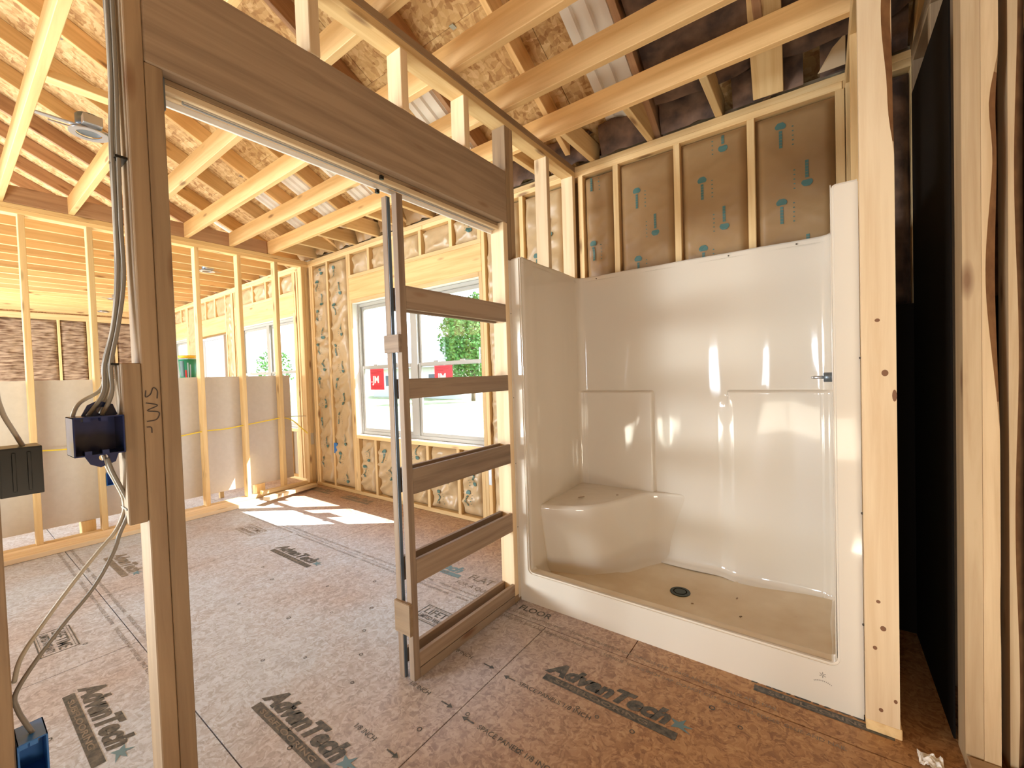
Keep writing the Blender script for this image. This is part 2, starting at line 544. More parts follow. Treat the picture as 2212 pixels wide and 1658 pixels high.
def cyl(name, c, r, h, axis, mat, parent=None, seg=24, r2=None, bev=0.0):
    bm = bmesh.new()
    bmesh.ops.create_cone(bm, cap_ends=True, segments=seg, radius1=r, radius2=r if r2 is None else r2, depth=h)
    if bev:
        bmesh.ops.bevel(bm, geom=[e for e in bm.edges if len(e.link_faces) == 2 and e.calc_face_angle() > 1.0],
                        offset=bev, segments=2, affect='EDGES')
    me = bpy.data.meshes.new(name); bm.to_mesh(me); bm.free()
    R = Vector(axis).to_track_quat('Z', 'Y').to_matrix().to_4x4()
    o = mk(name, me, mat, parent, Matrix.Translation(c) @ R)
    for p in me.polygons:
        if len(p.vertices) == 4:
            p.use_smooth = True
    return o


TXT = {}


def text_mesh(body, size, shear=0.0, bold=0.0, spacing=1.0):
    key = (body, size, shear, bold)
    if key in TXT:
        return TXT[key]
    cu = bpy.data.curves.new('lettering', 'FONT')
    cu.body = body; cu.size = size; cu.shear = shear; cu.offset = bold; cu.space_character = spacing
    cu.resolution_u = 3
    o = bpy.data.objects.new('lettering', cu); COL.objects.link(o)
    bpy.context.view_layer.update()
    me = bpy.data.meshes.new_from_object(o.evaluated_get(bpy.context.evaluated_depsgraph_get()))
    COL.objects.unlink(o); bpy.data.objects.remove(o); bpy.data.curves.remove(cu)
    me.materials.clear()
    TXT[key] = me
    return me


def join_meshes(name, items, mat, parent=None):
    """items: list of (mesh, matrix)"""
    bm = bmesh.new()
    for me, mw in items:
        n = len(bm.verts)
        bm.from_mesh(me)
        bm.verts.ensure_lookup_table()
        bmesh.ops.transform(bm, matrix=mw, verts=bm.verts[n:])
    me = bpy.data.meshes.new(name); bm.to_mesh(me); bm.free()
    return mk(name, me, mat, parent)


def quad_mesh(x0, x1, y0, y1):
    me = bpy.data.meshes.new('q')
    me.from_pydata([(x0, y0, 0), (x1, y0, 0), (x1, y1, 0), (x0, y1, 0)], [], [(0, 1, 2, 3)])
    return me


def ring_mesh(r0, r1, n=14, sq=False):
    v, f = [], []
    for k in range(n):
        a = 2 * math.pi * k / n
        v += [(r0 * math.cos(a), r0 * math.sin(a), 0), (r1 * math.cos(a), r1 * math.sin(a), 0)]
    for k in range(n):
        a, b = 2 * k, 2 * ((k + 1) % n)
        f.append((a, a + 1, b + 1, b))
    me = bpy.data.meshes.new('ring'); me.from_pydata(v, [], f)
    return me


# ------------------------------------------------------------------ key dimensions
XA = -1.399      # bathroom face of the pocket door partition
XB = -1.489      # bedroom face of it
XP = -5.061      # bedroom face of the far partition
ZP = 2.66        # underside of the top plates
ZT = 2.736       # top of the plates / underside of joists
YS = -9.0        # hidden opposite wall
XE = -12.0       # far end wall
XR = 3.0

# ------------------------------------------------------------------ floor
floor = struct('floor', (0, 0, 0), 'strand board subfloor panels')
ZF = 0.0
slab = boxes('floor_deck', [(XE - 0.3, XR, YS, 0.12, -0.25, -0.02)], EXTW, floor)
rows = [(-0.97, 0.0, [-5.6, -3.16, -0.72]), (-2.19, -0.97, [-6.02, -3.58, -1.14]), (-3.41, -2.19, [-5.23, -2.79, -0.35]),
        (-4.63, -3.41, [-6.02, -3.58, -1.14])]
panels = []
gap = 0.0022
for (ya, yb, seams) in rows:
    xs = [XE] + [s for s in (seams[0] - 4.88, seams[0] - 2.44) if s > XE + 0.3] + seams + [seams[-1] + 2.44, XR]
    xs = sorted(set([x for x in xs if x <= XR]))
    for a, b in zip(xs[:-1], xs[1:]):
        if b - a < 0.05:
            continue
        mat = OSBB if (a > -1.2 or (a > -0.8)) else OSBF
        o = boxes('subfloor_panel', [(a + gap, b - gap, ya + gap, yb - gap, -0.02, 0.0)], mat, floor)
        panels.append((a, b, ya, yb, o))
boxes('subfloor_panel', [(XE, XR, YS, -4.63 - gap, -0.02, 0.0)], OSBF, floor)


def panel_at(x, y):
    for a, b, ya, yb, o in panels:
        if a <= x <= b and ya <= y <= yb:
            return o
    return panels[0][4]


ADV = 'AdvanTech'


def print_on_floor(x, y, items, mat, name='printed_lettering', rot=0.0):
    o = join_meshes(name, [(m, Matrix.Translation((x, y, 0.0009)) @ Matrix.Rotation(rot, 4, 'Z') @ mm) for m, mm in items], mat,
                    panel_at(x, max(min(y, -0.01), -4.5)))
    return o


def logo(x, y, mat=INKF, w=0.54, splash=True):
    t = text_mesh(ADV, 0.108, 0.30, 0.0062)
    tw = max(v.co.x for v in t.vertices)
    s = w * 0.94 / tw
    print_on_floor(x, y, [(t, Matrix.Translation((-0.005, 0.030, 0)) @ Matrix.Diagonal((s, 0.92, 1, 1)))], mat)
    q = quad_mesh(0, w, -0.022, 0.014)
    print_on_floor(x, y, [(q, Matrix.Identity(4))], mat, 'printed_bar')
    st = text_mesh('SUBFLOORING', 0.026, 0.0, 0.0005)
    sw = max(v.co.x for v in st.vertices)
    print_on_floor(x, y, [(st, Matrix.Translation((0.05, -0.013, 0.0006)) @ Matrix.Diagonal((w * 0.72 / sw, 1, 1, 1)))], INKL, 'printed_lettering')
    if splash:
        v = [(0, 0, 0), (0.03, 0.012, 0), (0.085, 0.0, 0), (0.05, 0.022, 0), (0.09, 0.04, 0), (0.045, 0.04, 0), (0.05, 0.075, 0), (0.025, 0.045, 0), (-0.01, 0.05, 0), (0.01, 0.028, 0)]
        me = bpy.data.meshes.new('star'); me.from_pydata(v, [], [(0, 1, 9), (1, 2, 3), (1, 3, 9), (3, 4, 5), (3, 5, 9), (5, 6, 7), (5, 7, 9), (7, 8, 9)])
        print_on_floor(x + w * 0.945, y + 0.03, [(me, Matrix.Scale(0.8, 4))], INKB, 'printed_splash')


logo(-0.965, -1.262)
logo(-1.835, -2.035)
logo(-2.56, -2.462, w=0.56)
logo(-3.41, -1.265)
logo(-4.36, -2.03, mat=INKL)
logo(-2.42, -0.81, mat=INKB, splash=False)
logo(-0.235, -0.852, splash=False, w=0.42)
logo(-4.25, -0.17, mat=INKL, splash=False, w=0.5)
logo(-4.95, -0.16, mat=INKL, splash=False, w=0.45)


def stamp(x, y, mat=INKL, s=1.0):
    its = []
    w, h, t = 0.30 * s, 0.135 * s, 0.005
    for r in ((0, w, 0, t), (0, w, h - t, h), (0, t, 0, h), (w - t, w, 0, h), (0.012, w - 0.012, 0.012, 0.014), (0.012, w - 0.012, h - 0.014, h - 0.012)):
        its.append((quad_mesh(*r), Matrix.Identity(4)))
    a = text_mesh('LIFETIME', 0.068, 0, 0.0006); aw = max(v.co.x for v in a.vertices)
    its.append((a, Matrix.Translation((0.02 * s, 0.066 * s, 0)) @ Matrix.Diagonal((0.26 * s / aw, s, 1, 1))))
    b = text_mesh('LIMITED WARRANTY', 0.042, 0, 0.001); bw = max(v.co.x for v in b.vertices)
    its.append((b, Matrix.Translation((0.02 * s, 0.024 * s, 0)) @ Matrix.Diagonal((0.26 * s / bw, s, 1, 1))))
    print_on_floor(x, y, its, mat, 'printed_stamp')


stamp(-3.32, -2.50, INKF)
stamp(-4.18, -1.235, INKL)
stamp(-1.80, -1.28, INKF)
print_on_floor(-1.83, -0.80, [(text_mesh('FLAT FLOOR', 0.085, 0, 0.001), Matrix.Identity(4))], INKL)
print_on_floor(-1.86, -0.885, [(text_mesh('FOR A QUIET FLOOR', 0.05), Matrix.Identity(4))], INKL)
print_on_floor(-1.36, -0.905, [(text_mesh('FLOOR', 0.062, 0, 0.001), Matrix.Identity(4))], INKF)
sp = text_mesh('SPACE PANELS 1/8 INCH', 0.030)
spw = max(v.co.x for v in sp.vertices)


def arrow(x, y, flip=1):
    v = [(0, 0, 0), (0.022, 0.012, 0), (0.022, 0.003, 0), (0.06, 0.003, 0), (0.06, -0.003, 0), (0.022, -0.003, 0), (0.022, -0.012, 0)]
    v = [(a * flip, b, c) for a, b, c in v]
    me = bpy.data.meshes.new('arrow'); me.from_pydata(v, [], [(0, 1, 2), (0, 2, 5), (0, 5, 6), (2, 3, 4, 5)])
    print_on_floor(x, y, [(me, Matrix.Identity(4))], INKF, 'printed_arrow')


for yy in (-1.36, -1.62, -1.88, -2.1):
    arrow(-1.11, yy)
    print_on_floor(-1.03, yy - 0.01, [(sp, Matrix.Identity(4))], INKF)
    arrow(-1.17, yy + 0.01, -1)
    print_on_floor(-1.24 - spw * 0.55, yy, [(text_mesh('1/8 INCH', 0.030), Matrix.Identity(4))], INKF)
tiny = text_mesh('TONGUE  USE 1/8 INCH GAP  DO NOT CUT  SPACE ALL EDGES  GLUE AND NAIL', 0.024)
tw_ = max(v.co.x for v in tiny.vertices)
for k in range(5):
    print_on_floor(-4.7 + k * (tw_ + 0.05), -0.945, [(tiny, Matrix.Identity(4))], INKL)
    print_on_floor(-4.5 + k * (tw_ + 0.05), -1.01, [(tiny, Matrix.Identity(4))], INKL)
for k in range(3):
    print_on_floor(-5.0 + k * (tw_ + 0.05), -2.165, [(tiny, Matrix.Identity(4))], INKL)
    print_on_floor(-4.9 + k * (tw_ + 0.05), -2.235, [(tiny, Matrix.Identity(4))], INKL)
# little rings printed around the fastening points
rg = ring_mesh(0.006, 0.0095)
for (x, y) in [(-1.69, -1.96), (-1.60, -2.02), (-1.52, -2.06), (-1.9, -1.5), (-1.75, -1.62), (-1.62, -1.75), (-2.05, -1.35), (-2.2, -1.5),
               (-2.35, -1.66), (-2.5, -1.35), (-1.95, -1.78), (-2.1, -1.9), (-2.75, -1.75), (-2.9, -1.5), (-2.3, -1.15), (-2.6, -1.1),
               (-0.77, -1.34), (-0.69, -1.34), (-0.56, -1.33), (-0.70, -1.72), (-0.40, -1.42), (-0.30, -1.75), (-0.14, -1.25),
               (-0.35, -1.06), (-0.25, -1.10), (-0.85, -1.62), (-3.15, -1.45), (-3.0, -2.35), (-2.3, -2.55), (-1.2, -1.75), (-1.1, -1.6)]:
    print_on_floor(x, y, [(rg, Matrix.Rotation(rnd.random() * 3, 4, 'Z') @ Matrix.Scale(rnd.uniform(0.8, 1.25), 4))], INKF, 'printed_ring')

# ------------------------------------------------------------------ insulation batt generator
def fold(x, z, seed, amp):
    v = noise.noise(Vector((x * 4 + seed, z * 2.6, seed * 1.7)))
    w = 1 - abs(noise.noise(Vector((x * 3 + z * 2.2 + seed, z * 8 - x * 5, seed))))
    w2 = 1 - abs(noise.noise(Vector((x * 4.5 - z * 3 + seed * 2, z * 12 + x * 7, seed + 9))))
    return amp * (0.5 * v + 0.9 * (w ** 4 - 0.4) + 0.4 * (w2 ** 6 - 0.3))


def batt(wall, a0, a1, z0, z1, mat=None, face=0.018, bulge=0.022, amp=0.02, seed=None, marks=True, plane='y', sgn=1, name='insulation_batt', ink=None, dens=1.0):
    """paper faced batt between studs. plane 'y': spans x, faces -Y"""
    mat = mat or KRAFTL
    seed = rnd.uniform(0, 60) if seed is None else seed
    W, H = a1 - a0, z1 - z0
    nx = max(6, int(W / 0.018 * dens)); nz = max(5, int(H / 0.022 * dens))

    def hgt(u, v):
        x = a0 + u * W; z = z0 + v * H
        e = min(u, 1 - u) * W
        ez = min(v, 1 - v) * H
        k = min(1.0, e / 0.045); k = math.sin(k * math.pi / 2)
        kz = min(1.0, ez / 0.05); kz = math.sin(kz * math.pi / 2)
        return face + 0.035 * (1 - min(k, kz)) - bulge * k * kz - fold(x, z, seed, amp) * min(k, kz)

    def P(u, v, off=0.0):
        h = hgt(u, v) - off
        x = a0 + u * W; z = z0 + v * H
        return (x, h, z) if plane == 'y' else (XE + 0.0 - sgn * h, x, z)
    verts = [P(i / nx, j / nz) for j in range(nz + 1) for i in range(nx + 1)]
    faces = []
    for j in range(nz):
        for i in range(nx):
            q = (j * (nx + 1) + i, j * (nx + 1) + i + 1, (j + 1) * (nx + 1) + i + 1, (j + 1) * (nx + 1) + i)
            faces.append(q)
    o = pydata(name, verts, faces, mat, wall, smooth=True)
    if marks and W > 0.12 and H > 0.2:
        mv, mf = [], []

        def patch(u0, u1, v0, v1, shape=None):
            n = 3 if shape is None else 5
            b = len(mv)
            for j in range(n):
                for i in range(n):
                    uu = u0 + (u1 - u0) * i / (n - 1); vv = v0 + (v1 - v0) * j / (n - 1)
                    if shape:
                        t = j / (n - 1); wd = shape(t)
                        uc = (u0 + u1) / 2
                        uu = uc + (uu - uc) * wd
                    mv.append(P(min(max(uu, 0.02), 0.98), min(max(vv, 0.01), 0.99), 0.009 if amp > 0.01 else 0.003))
            for j in range(n - 1):
                for i in range(n - 1):
                    mf.append((b + j * n + i, b + j * n + i + 1, b + (j + 1) * n + i + 1, b + (j + 1) * n + i))
        z = z0 + rnd.uniform(0.05, 0.25)
        k = rnd.randint(0, 1)
        dv, du = 1 / H, 1 / W
        while z < z1 - 0.12:
            v = (z - z0) * dv
            uc = 0.34 if k % 2 else 0.66
            dirn = 1 if k % 2 else -1
            vb = v + (0.10 * dv if dirn > 0 else 0.0)
            if W > 0.25 or k % 2:
                # bird-like head: a fan narrowing to one side
                s1 = lambda t, d=dirn: (0.45 + 0.9 * math.sin(math.pi * (t * 0.75 + 0.2))) if d > 0 else (0.45 + 0.9 * math.sin(math.pi * ((1 - t) * 0.75 + 0.2)))
                patch(uc - 0.019 * du, uc + 0.019 * du, vb, vb + 0.034 * dv, s1)
                # letters of the vertical word: a row of short blocks
                for q in range(6):
                    vv = (v + q * 0.0155 * dv) if dirn > 0 else (v + 0.045 * dv + q * 0.0155 * dv)
                    patch(uc - 0.0075 * du, uc + 0.0075 * du, vv, vv + 0.0135 * dv)
                for q in range(5):
                    vv = v + q * 0.024 * dv
                    uu = uc + (0.055 * du if uc < 0.5 else -0.055 * du)
                    patch(uu - 0.004 * du, uu + 0.004 * du, vv, vv + 0.006 * dv)
            k += 1
            z += rnd.uniform(0.17, 0.25)
        if mf:
            pydata('printed_mark', mv, mf, ink or TEAL, o)
    return o


# ------------------------------------------------------------------ wall_back (the exterior wall with the windows, plane y = 0)
wb = struct('wall_back', (0, 0, 0), 'exterior stud wall with kraft faced insulation')
SD = 0.089
for lvl in (0, 1):
    for a, b in ((XE, -8.9), (-8.9, -5.15), (-5.15, -1.444), (-1.444, 0.9), (0.9, XR)) if lvl else ((XE, -10.2), (-10.2, -6.6), (-6.6, -3.0), (-3.0, 0.1), (0.1, XR)):
        board('top_plate', a + 0.001, b - 0.001, 0, SD, ZP + 0.038 * lvl, ZP + 0.038 * (lvl + 1) - 0.0006, LUM, wb)
for a, b in ((XE, -8.65), (-7.7, -5.15), (-5.061, -1.49), (-1.399, XR)):
    board('bottom_plate', a, b, 0, SD, 0, 0.038, LUM, wb)


def stud(x, wall=wb, z0=0.038, z1=ZP, mat=LUM, y0=0.0, y1=SD):
    return board('stud', x, x + 0.038, y0, y1, z0, z1, mat, wall)


full = [-11.96, -11.6, -11.2, -9.30, -9.26, -8.75, -8.71, -7.58, -7.36, -7.32, -7.24, -5.42, -5.36, -5.14,
        -5.10, -5.035, -4.99, -4.66, -4.25, -2.292, -1.895, -1.50, -1.381, -1.12, -0.725, -0.325, 0.070, 0.35, 0.47, 0.87, 1.3, 1.7, 2.1, 2.5, 2.9]
for x in full:
    stud(x)
# window openings: (left jack x, right jack x, header bottom, name)
HB, HT = 2.155, 2.39
openings = [(-4.212, -2.33), (-7.22 + 0.0, -5.46), (-11.16, -9.34)]
wins = []
for k, (a, b) in enumerate(openings):
    board('jack_stud', a, a + 0.038, 0, SD, 0.038, HB, LUM, wb)
    board('jack_stud', b, b + 0.038, 0, SD, 0.038, HB, LUM, wb)
    board('window_header', a, b + 0.038, -0.0008, 0.042, HB, HT, HDRL, wb, bev=0.004)
    board('window_header', a, b + 0.038, 0.046, SD, HB, HT, HDRL, wb, bev=0.004)
    board('header_plate', a, b + 0.038, -0.001, SD, HT, HT + 0.038, LUM, wb)
    board('header_nailer', a + 0.038, b, 0, SD, HB - 0.038, HB, LUM, wb)
    board('window_sill_plate', a + 0.038, b, -0.001, SD, 0.625, 0.663, LUM, wb)
    board('cripple_stud', a + 0.038, a + 0.076, 0, SD, 0.038, 0.625, LUM, wb)
    board('cripple_stud', b - 0.038, b, 0, SD, 0.038, 0.625, LUM, wb)
    grid = [x for x in (-3.862, -3.46, -3.06, -2.66) if k == 0] or [x for x in ((-6.62, -6.21, -5.81) if k == 1 else (-10.8, -10.4, -10.0, -9.6))]
    for x in grid:
        board('cripple_stud', x, x + 0.038, 0, SD, 0.038, 0.625, LUM, wb)
        board('cripple_stud', x, x + 0.038, 0, SD, HT + 0.038, ZP, LUM, wb)
    board('cripple_stud', a, a + 0.038, 0, SD, HT + 0.038, ZP, LUM, wb)
    board('cripple_stud', b, b + 0.038, 0, SD, HT + 0.038, ZP, LUM, wb)
    xs = [a + 0.076] + [g for g in grid] + [b - 0.038]
    xt = [a + 0.038] + [g for g in grid] + [b]
    if k == 0:
        for i in range(len(xs) - 1):
            l = xs[i] + (0.038 if i else 0)
            batt(wb, l, xs[i + 1], 0.04, 0.622, amp=0.045, bulge=0.012)
    for i in range(len(xt) - 1):
        l = xt[i] + (0.038 if i else 0)
        batt(wb, l, xt[i + 1], HT + 0.04, ZP - 0.002, amp=0.035, bulge=0.0, marks=(k == 0))
    wins.append((a + 0.038, b))
# door header in the far room
board('door_header', -8.712, -7.58, -0.001, 0.042, 2.09, 2.36, HDRL, wb)
board('door_header', -8.712, -7.58, 0.046, SD, 2.09, 2.36, HDRL, wb)
for x in (-8.4, -8.0):
    board('cripple_stud', x, x + 0.038, 0, SD, 2.36, ZP, LUM, wb)
for a, b in ((-8.71, -8.4), (-8.36, -8.0), (-7.96, -7.58)):
    batt(wb, a, b, 2.365, ZP, amp=0.035, bulge=0, marks=False)
# insulation in the full height bays
batt(wb, -4.952, -4.66, 0.04, ZP - 0.01, amp=0.030)
batt(wb, -4.622, -4.25, 0.04, ZP - 0.01, amp=0.030)
batt(wb, -2.254, -1.895, 0.04, ZP - 0.01, amp=0.022)
batt(wb, -1.857, -1.50, 0.04, ZP - 0.01, amp=0.022)
batt(wb, -1.343, -1.12, 0.04, ZP - 0.01, mat=KRAFT, amp=0.016, bulge=0.02, seed=3.3)
for a, b in ((-1.082, -0.725), (-0.687, -0.325), (-0.287, 0.070)):
    batt(wb, a, b, 0.04, ZP - 0.005, mat=KRAFT, amp=0.004, bulge=0.004, face=0.010, dens=1.6)
for a, b in ((-5.322, -5.14), (-7.542, -7.36), (-9.22, -8.75), (-11.92, -11.6), (-11.56, -11.2), (0.39, 0.47), (0.51, 0.87), (0.11, 0.35)):
    batt(wb, a, b, 0.04, ZP - 0.005, amp=0.02, marks=False, mat=FIBERD if a > 0 else KRAFTL)  # bays right of the shower coloured dark for the gap's shade
# outside sheathing around the openings
OB = [(XE - 0.1, wins[2][0], 0, 3.0), (wins[2][1], -8.65, 0, 3.0), (-7.68, wins[1][0], 0, 3.0), (wins[1][1], wins[0][0], 0, 3.0), (wins[0][1], XR, 0, 3.0)]
lst = [(a, b, SD + 0.001, SD + 0.014, z0 - 0.25, z1 - 0.2) for a, b, z0, z1 in OB]
for a, b in wins:
    lst.append((a, b, SD + 0.001, SD + 0.014, -0.25, 0.663)); lst.append((a, b, SD + 0.001, SD + 0.014, HB - 0.038, 2.8))
lst.append((-8.65, -7.68, SD + 0.001, SD + 0.014, 2.05, 2.8)); lst.append((-8.65, -7.68, SD + 0.001, SD + 0.014, -0.25, 0.0))
boxes('wall_sheathing', lst, EXTW, wb)


# ------------------------------------------------------------------ windows
def window(n, a, b, stickers=False):
    w = struct('window_%d' % n, ((a + b) / 2, 0.08, 0.663), 'white vinyl double window')
    z0, z1 = 0.668, HB - 0.042
    Y0, Y1 = 0.075, 0.125
    m = (a + b) / 2
    # outer frame
    f = 0.035
    boxes('window_frame', [(a, a + f, Y0, Y1, z0, z1), (b - f, b, Y0, Y1, z0, z1), (a + f, b - f, Y0, Y1, z0, z0 + f), (a + f, b - f, Y0, Y1, z1 - f, z1),
                           (m - 0.045, m + 0.045, Y0 - 0.008, Y1, z0 + f, z1 - f)], VINYL, w, bev=0.003)
    boxes('foil_wrap', [(a - 0.0, a + 0.002, 0.01, Y0, z0, z1), (b - 0.002, b, 0.01, Y0, z0, z1), (a, b, 0.01, Y0, z0 - 0.004, z0 - 0.001), (a, b, 0.01, Y0, z1 + 0.001, z1 + 0.003)], WRAP, w)
    for k, (l, r) in enumerate(((a + f, m - 0.045), (m + 0.045, b - f))):
        mz = 1.405
        for j, (p, q, yy) in enumerate(((z0 + f, mz + 0.018, 0.080), (mz - 0.018, z1 - f, 0.100))):
            s = 0.032
            sash = boxes('sash', [(l, l + s, yy, yy + 0.02, p, q), (r - s, r, yy, yy + 0.02, p, q), (l + s, r - s, yy, yy + 0.02, p, p + s), (l + s, r - s, yy, yy + 0.02, q - s, q)], VINYL, w, bev=0.002)
            boxes('pane', [(l + s - 0.004, r - s + 0.004, yy + 0.008, yy + 0.012, p + s - 0.004, q - s + 0.004)], GLASS, sash)
            if j == 0:
                boxes('sash_lock', [((l + r) / 2 - 0.2, (l + r) / 2 - 0.14, yy - 0.006, yy, q - 0.004, q + 0.012), ((l + r) / 2 + 0.14, (l + r) / 2 + 0.2, yy - 0.006, yy, q - 0.004, q + 0.012)], VINYL, sash)
                if stickers:
                    x0 = l + 0.135 + 0.08 * k
                    st = boxes('sticker', [(x0, x0 + 0.235, yy + 0.0055, yy + 0.0075, 1.16, 1.385)], RED, sash)
                    t = text_mesh('JM', 0.105, 0, 0.004)
                    R = Matrix.Translation((x0 + 0.045, yy + 0.0045, 1.235)) @ Matrix.Rotation(math.pi / 2, 4, 'X')
                    its = [(t, R)] + [(quad_mesh(0, 0.016, 0, 0.016), Matrix.Translation((x0 + 0.02, yy + 0.0045, 1.237)) @ Matrix.Rotation(math.pi / 2, 4, 'X'))]
                    join_meshes('sticker_lettering', its, WHITE, st) if False else join_meshes('sticker_lettering', its, WHITE, sash)
                    join_meshes('sticker_fine_print', [(quad_mesh(0, rnd.uniform(0.1, 0.2), 0, 0.006), Matrix.Translation((x0 + 0.015, yy + 0.0045, (1.335 + q_ * 0.014) if q_ < 3 else (1.175 + (q_ - 3) * 0.02))) @ Matrix.Rotation(math.pi / 2, 4, 'X')) for q_ in range(5)], REDD, sash)
    return w


window(1, wins[0][0], wins[0][1], True)
window(2, wins[1][0], wins[1][1])
window(3, wins[2][0], wins[2][1])
# exterior door of the far room
d1 = struct('door_1', (-8.165, 0.07, 0), 'pale grey exterior door with an upper light')
boxes('door_frame', [(-8.65, -8.615, 0.0, 0.10, 0.0, 2.05), (-7.715, -7.68, 0.0, 0.10, 0.0, 2.05), (-8.615, -7.715, 0.0, 0.10, 2.015, 2.05)], DOORM, d1, bev=0.003)
dl = boxes('door_leaf', [(-8.61, -8.50, 0.05, 0.09, 0.01, 2.01), (-7.83, -7.72, 0.05, 0.09, 0.01, 2.01), (-8.50, -7.83, 0.05, 0.09, 1.86, 2.01), (-8.50, -7.83, 0.05, 0.09, 0.01, 0.95)], DOORM, d1, bev=0.002)
boxes('pane', [(-8.50, -7.83, 0.066, 0.074, 0.95, 1.86)], GLASS, dl)

# ------------------------------------------------------------------ wall_far (partition between bedroom and far room)
wf = struct('wall_far', (XP, 0, 0), 'open stud partition between bedroom and far room')
for lvl in (0, 1):
    board('top_plate', XP - SD, XP, -4.5, -0.001 if lvl == 0 else SD * 0, ZP + 0.038 * lvl, ZP + 0.038 * (lvl + 1) - 0.0006, LUM, wf)
board('bottom_plate', XP - SD, XP, -4.5, -0.001, 0, 0.038, LUM, wf)
for y in (-3.92, -3.52, -3.12, -2.72, -2.315, -1.93, -1.16, -0.775, -0.39, -0.041):
    board('stud', XP - SD, XP, y, y + 0.038, 0.038, ZP, LUM, wf)
board('stud', XP - SD + 0.0, XP - 0.0, -0.081, -0.0425, 0.038, ZP, LUM, wf)

# ------------------------------------------------------------------ wall_left (partition with the pocket door opening)
wl = struct('wall_left', (XA, 0, 0), 'partition framing with deep header over the pocket door opening')
for lvl in (0, 1):
    board('top_plate', XB, XA, -5.0, -0.001, ZP + 0.038 * lvl, ZP + 0.038 * (lvl + 1) - 0.0006, LUM if lvl == 0 else LUMD, wl)
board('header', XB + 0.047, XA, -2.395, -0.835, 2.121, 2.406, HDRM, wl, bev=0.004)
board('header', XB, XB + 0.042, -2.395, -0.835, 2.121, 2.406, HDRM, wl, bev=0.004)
for y in (-1.943, -1.549, -1.163):
    board('cripple_stud', XB, XA, y, y + 0.038, 2.406, ZP, LUMP, wl)
kl = board('king_stud', XB, XA, -2.433, -2.396, 0.038, ZP, LUMD, wl)
jl = board('jack_stud', XB, XA, -2.395, -2.357, 0.038, 2.12, LUMD, wl)
board('jack_stud', XB, XA, -0.873, -0.835, 0.038, 2.12, LUMP, wl)
board('king_stud', XB, XA, -0.834, -0.797, 0.038, ZP, LUMD, wl)
board('king_stud', XB, XA, -0.796, -0.76, 0.038, ZP, LUMD, wl)
for y in (-0.396, -0.045):
    board('stud', XB, XA, y, y + 0.038, 0.038, ZP, LUMP, wl)
for y in (-2.712, -3.12, -3.52, -3.92, -4.32, -4.72):
    board('stud', XB, XA, y, y + 0.038, 0.038, ZP, LUMD, wl)
board('bottom_plate', XB, XA, -5.0, -2.357, 0, 0.038, LUMD, wl)
board('bottom_plate', XB, XA, -0.873, -0.001, 0, 0.038, LUMD, wl)
board('blocking', XB + 0.02, XA, -2.472, -2.434, 0.935, 1.342, LUMD, wl)


def pencil(parent):
    # the two handwritten letters, drawn sideways on the king stud, and the stroke under them
    x = XA + 0.0012
    S = [(0.0, 0.0), (-0.006, -0.012), (0.004, -0.022), (0.014, -0.012), (0.022, -0.026)]

    def stroke(pts):
        v, f = [], []
        w = 0.0013
        P = smooth_path([(0, a, b) for a, b in pts], 6)
        for i, p in enumerate(P):
            d = (P[min(i + 1, len(P) - 1)] - P[max(i - 1, 0)]).normalized()
            n = Vector((0, -d.z, d.y)) * w
            v += [(x, p.y + n.y, p.z + n.z), (x, p.y - n.y, p.z - n.z)]
        for i in range(len(P) - 1):
            f.append((2 * i, 2 * i + 1, 2 * i + 3, 2 * i + 2))
        return v, f
    V, F_ = [], []
    for st in ([(-2.427, 1.272), (-2.428, 1.255), (-2.418, 1.262), (-2.412, 1.278), (-2.404, 1.270), (-2.405, 1.25)],
               [(-2.428, 1.240), (-2.405, 1.232), (-2.426, 1.220), (-2.403, 1.214), (-2.408, 1.196), (-2.428, 1.192)],
               [(-2.429, 1.178), (-2.42, 1.176), (-2.419, 1.162)]):
        v, f = stroke(st)
        b = len(V); V += v; F_ += [tuple(i + b for i in q) for q in f]
    pydata('pencil_marks', V, F_, PENCIL, parent)


pencil(kl)

# pocket door frame standing in the opening
pf = empty('pocket_door_frame', (-1.444, -1.22, 0))
tag(pf, 'slatted wooden pocket door frame with paired edge studs beside the white shower', 'door frame')
for (x0, x1, y0, y1) in ((XA - 0.030, XA, -1.600, -1.567), (XB, XB + 0.032, -1.606, -1.586)):
    s = board('split_stud', x0, x1, y0, y1, 0.0, 2.043, LUMW, pf, bev=0.0015)
    xi = x0 - 0.0022 if x0 > -1.45 else x1 + 0.0002
    board('steel_edge', xi, xi + 0.002, y0 + 0.002, y1 - 0.002, 0.0, 2.04, METALD, s, bev=0)
for z0, z1 in ((1.57, 1.667), (1.193, 1.277), (0.788, 0.894), (0.406, 0.508), (0.045, 0.107)):
    board('slat', XA - 0.019, XA, -1.5665, -0.8735, z0, z1, LUMW, pf, bev=0.0015)
    board('slat', XB, XB + 0.019, -1.5855, -0.8735, z0, z1, LUMW, pf, bev=0.0015)
board('bottom_rail', XA - 0.020, XA + 0.001, -1.5665, -0.8735, 0.0, 0.042, LUMW, pf, bev=0.0015)
boxes('spacer_clip', [(XB - 0.004, XA + 0.004, -1.618, -1.600, 1.388, 1.462)], LUMW, pf, bev=0.002)
boxes('spacer_clip', [(XB - 0.004, XA + 0.006, -1.618, -1.600, 0.20, 0.335)], LUMD, pf, bev=0.002)

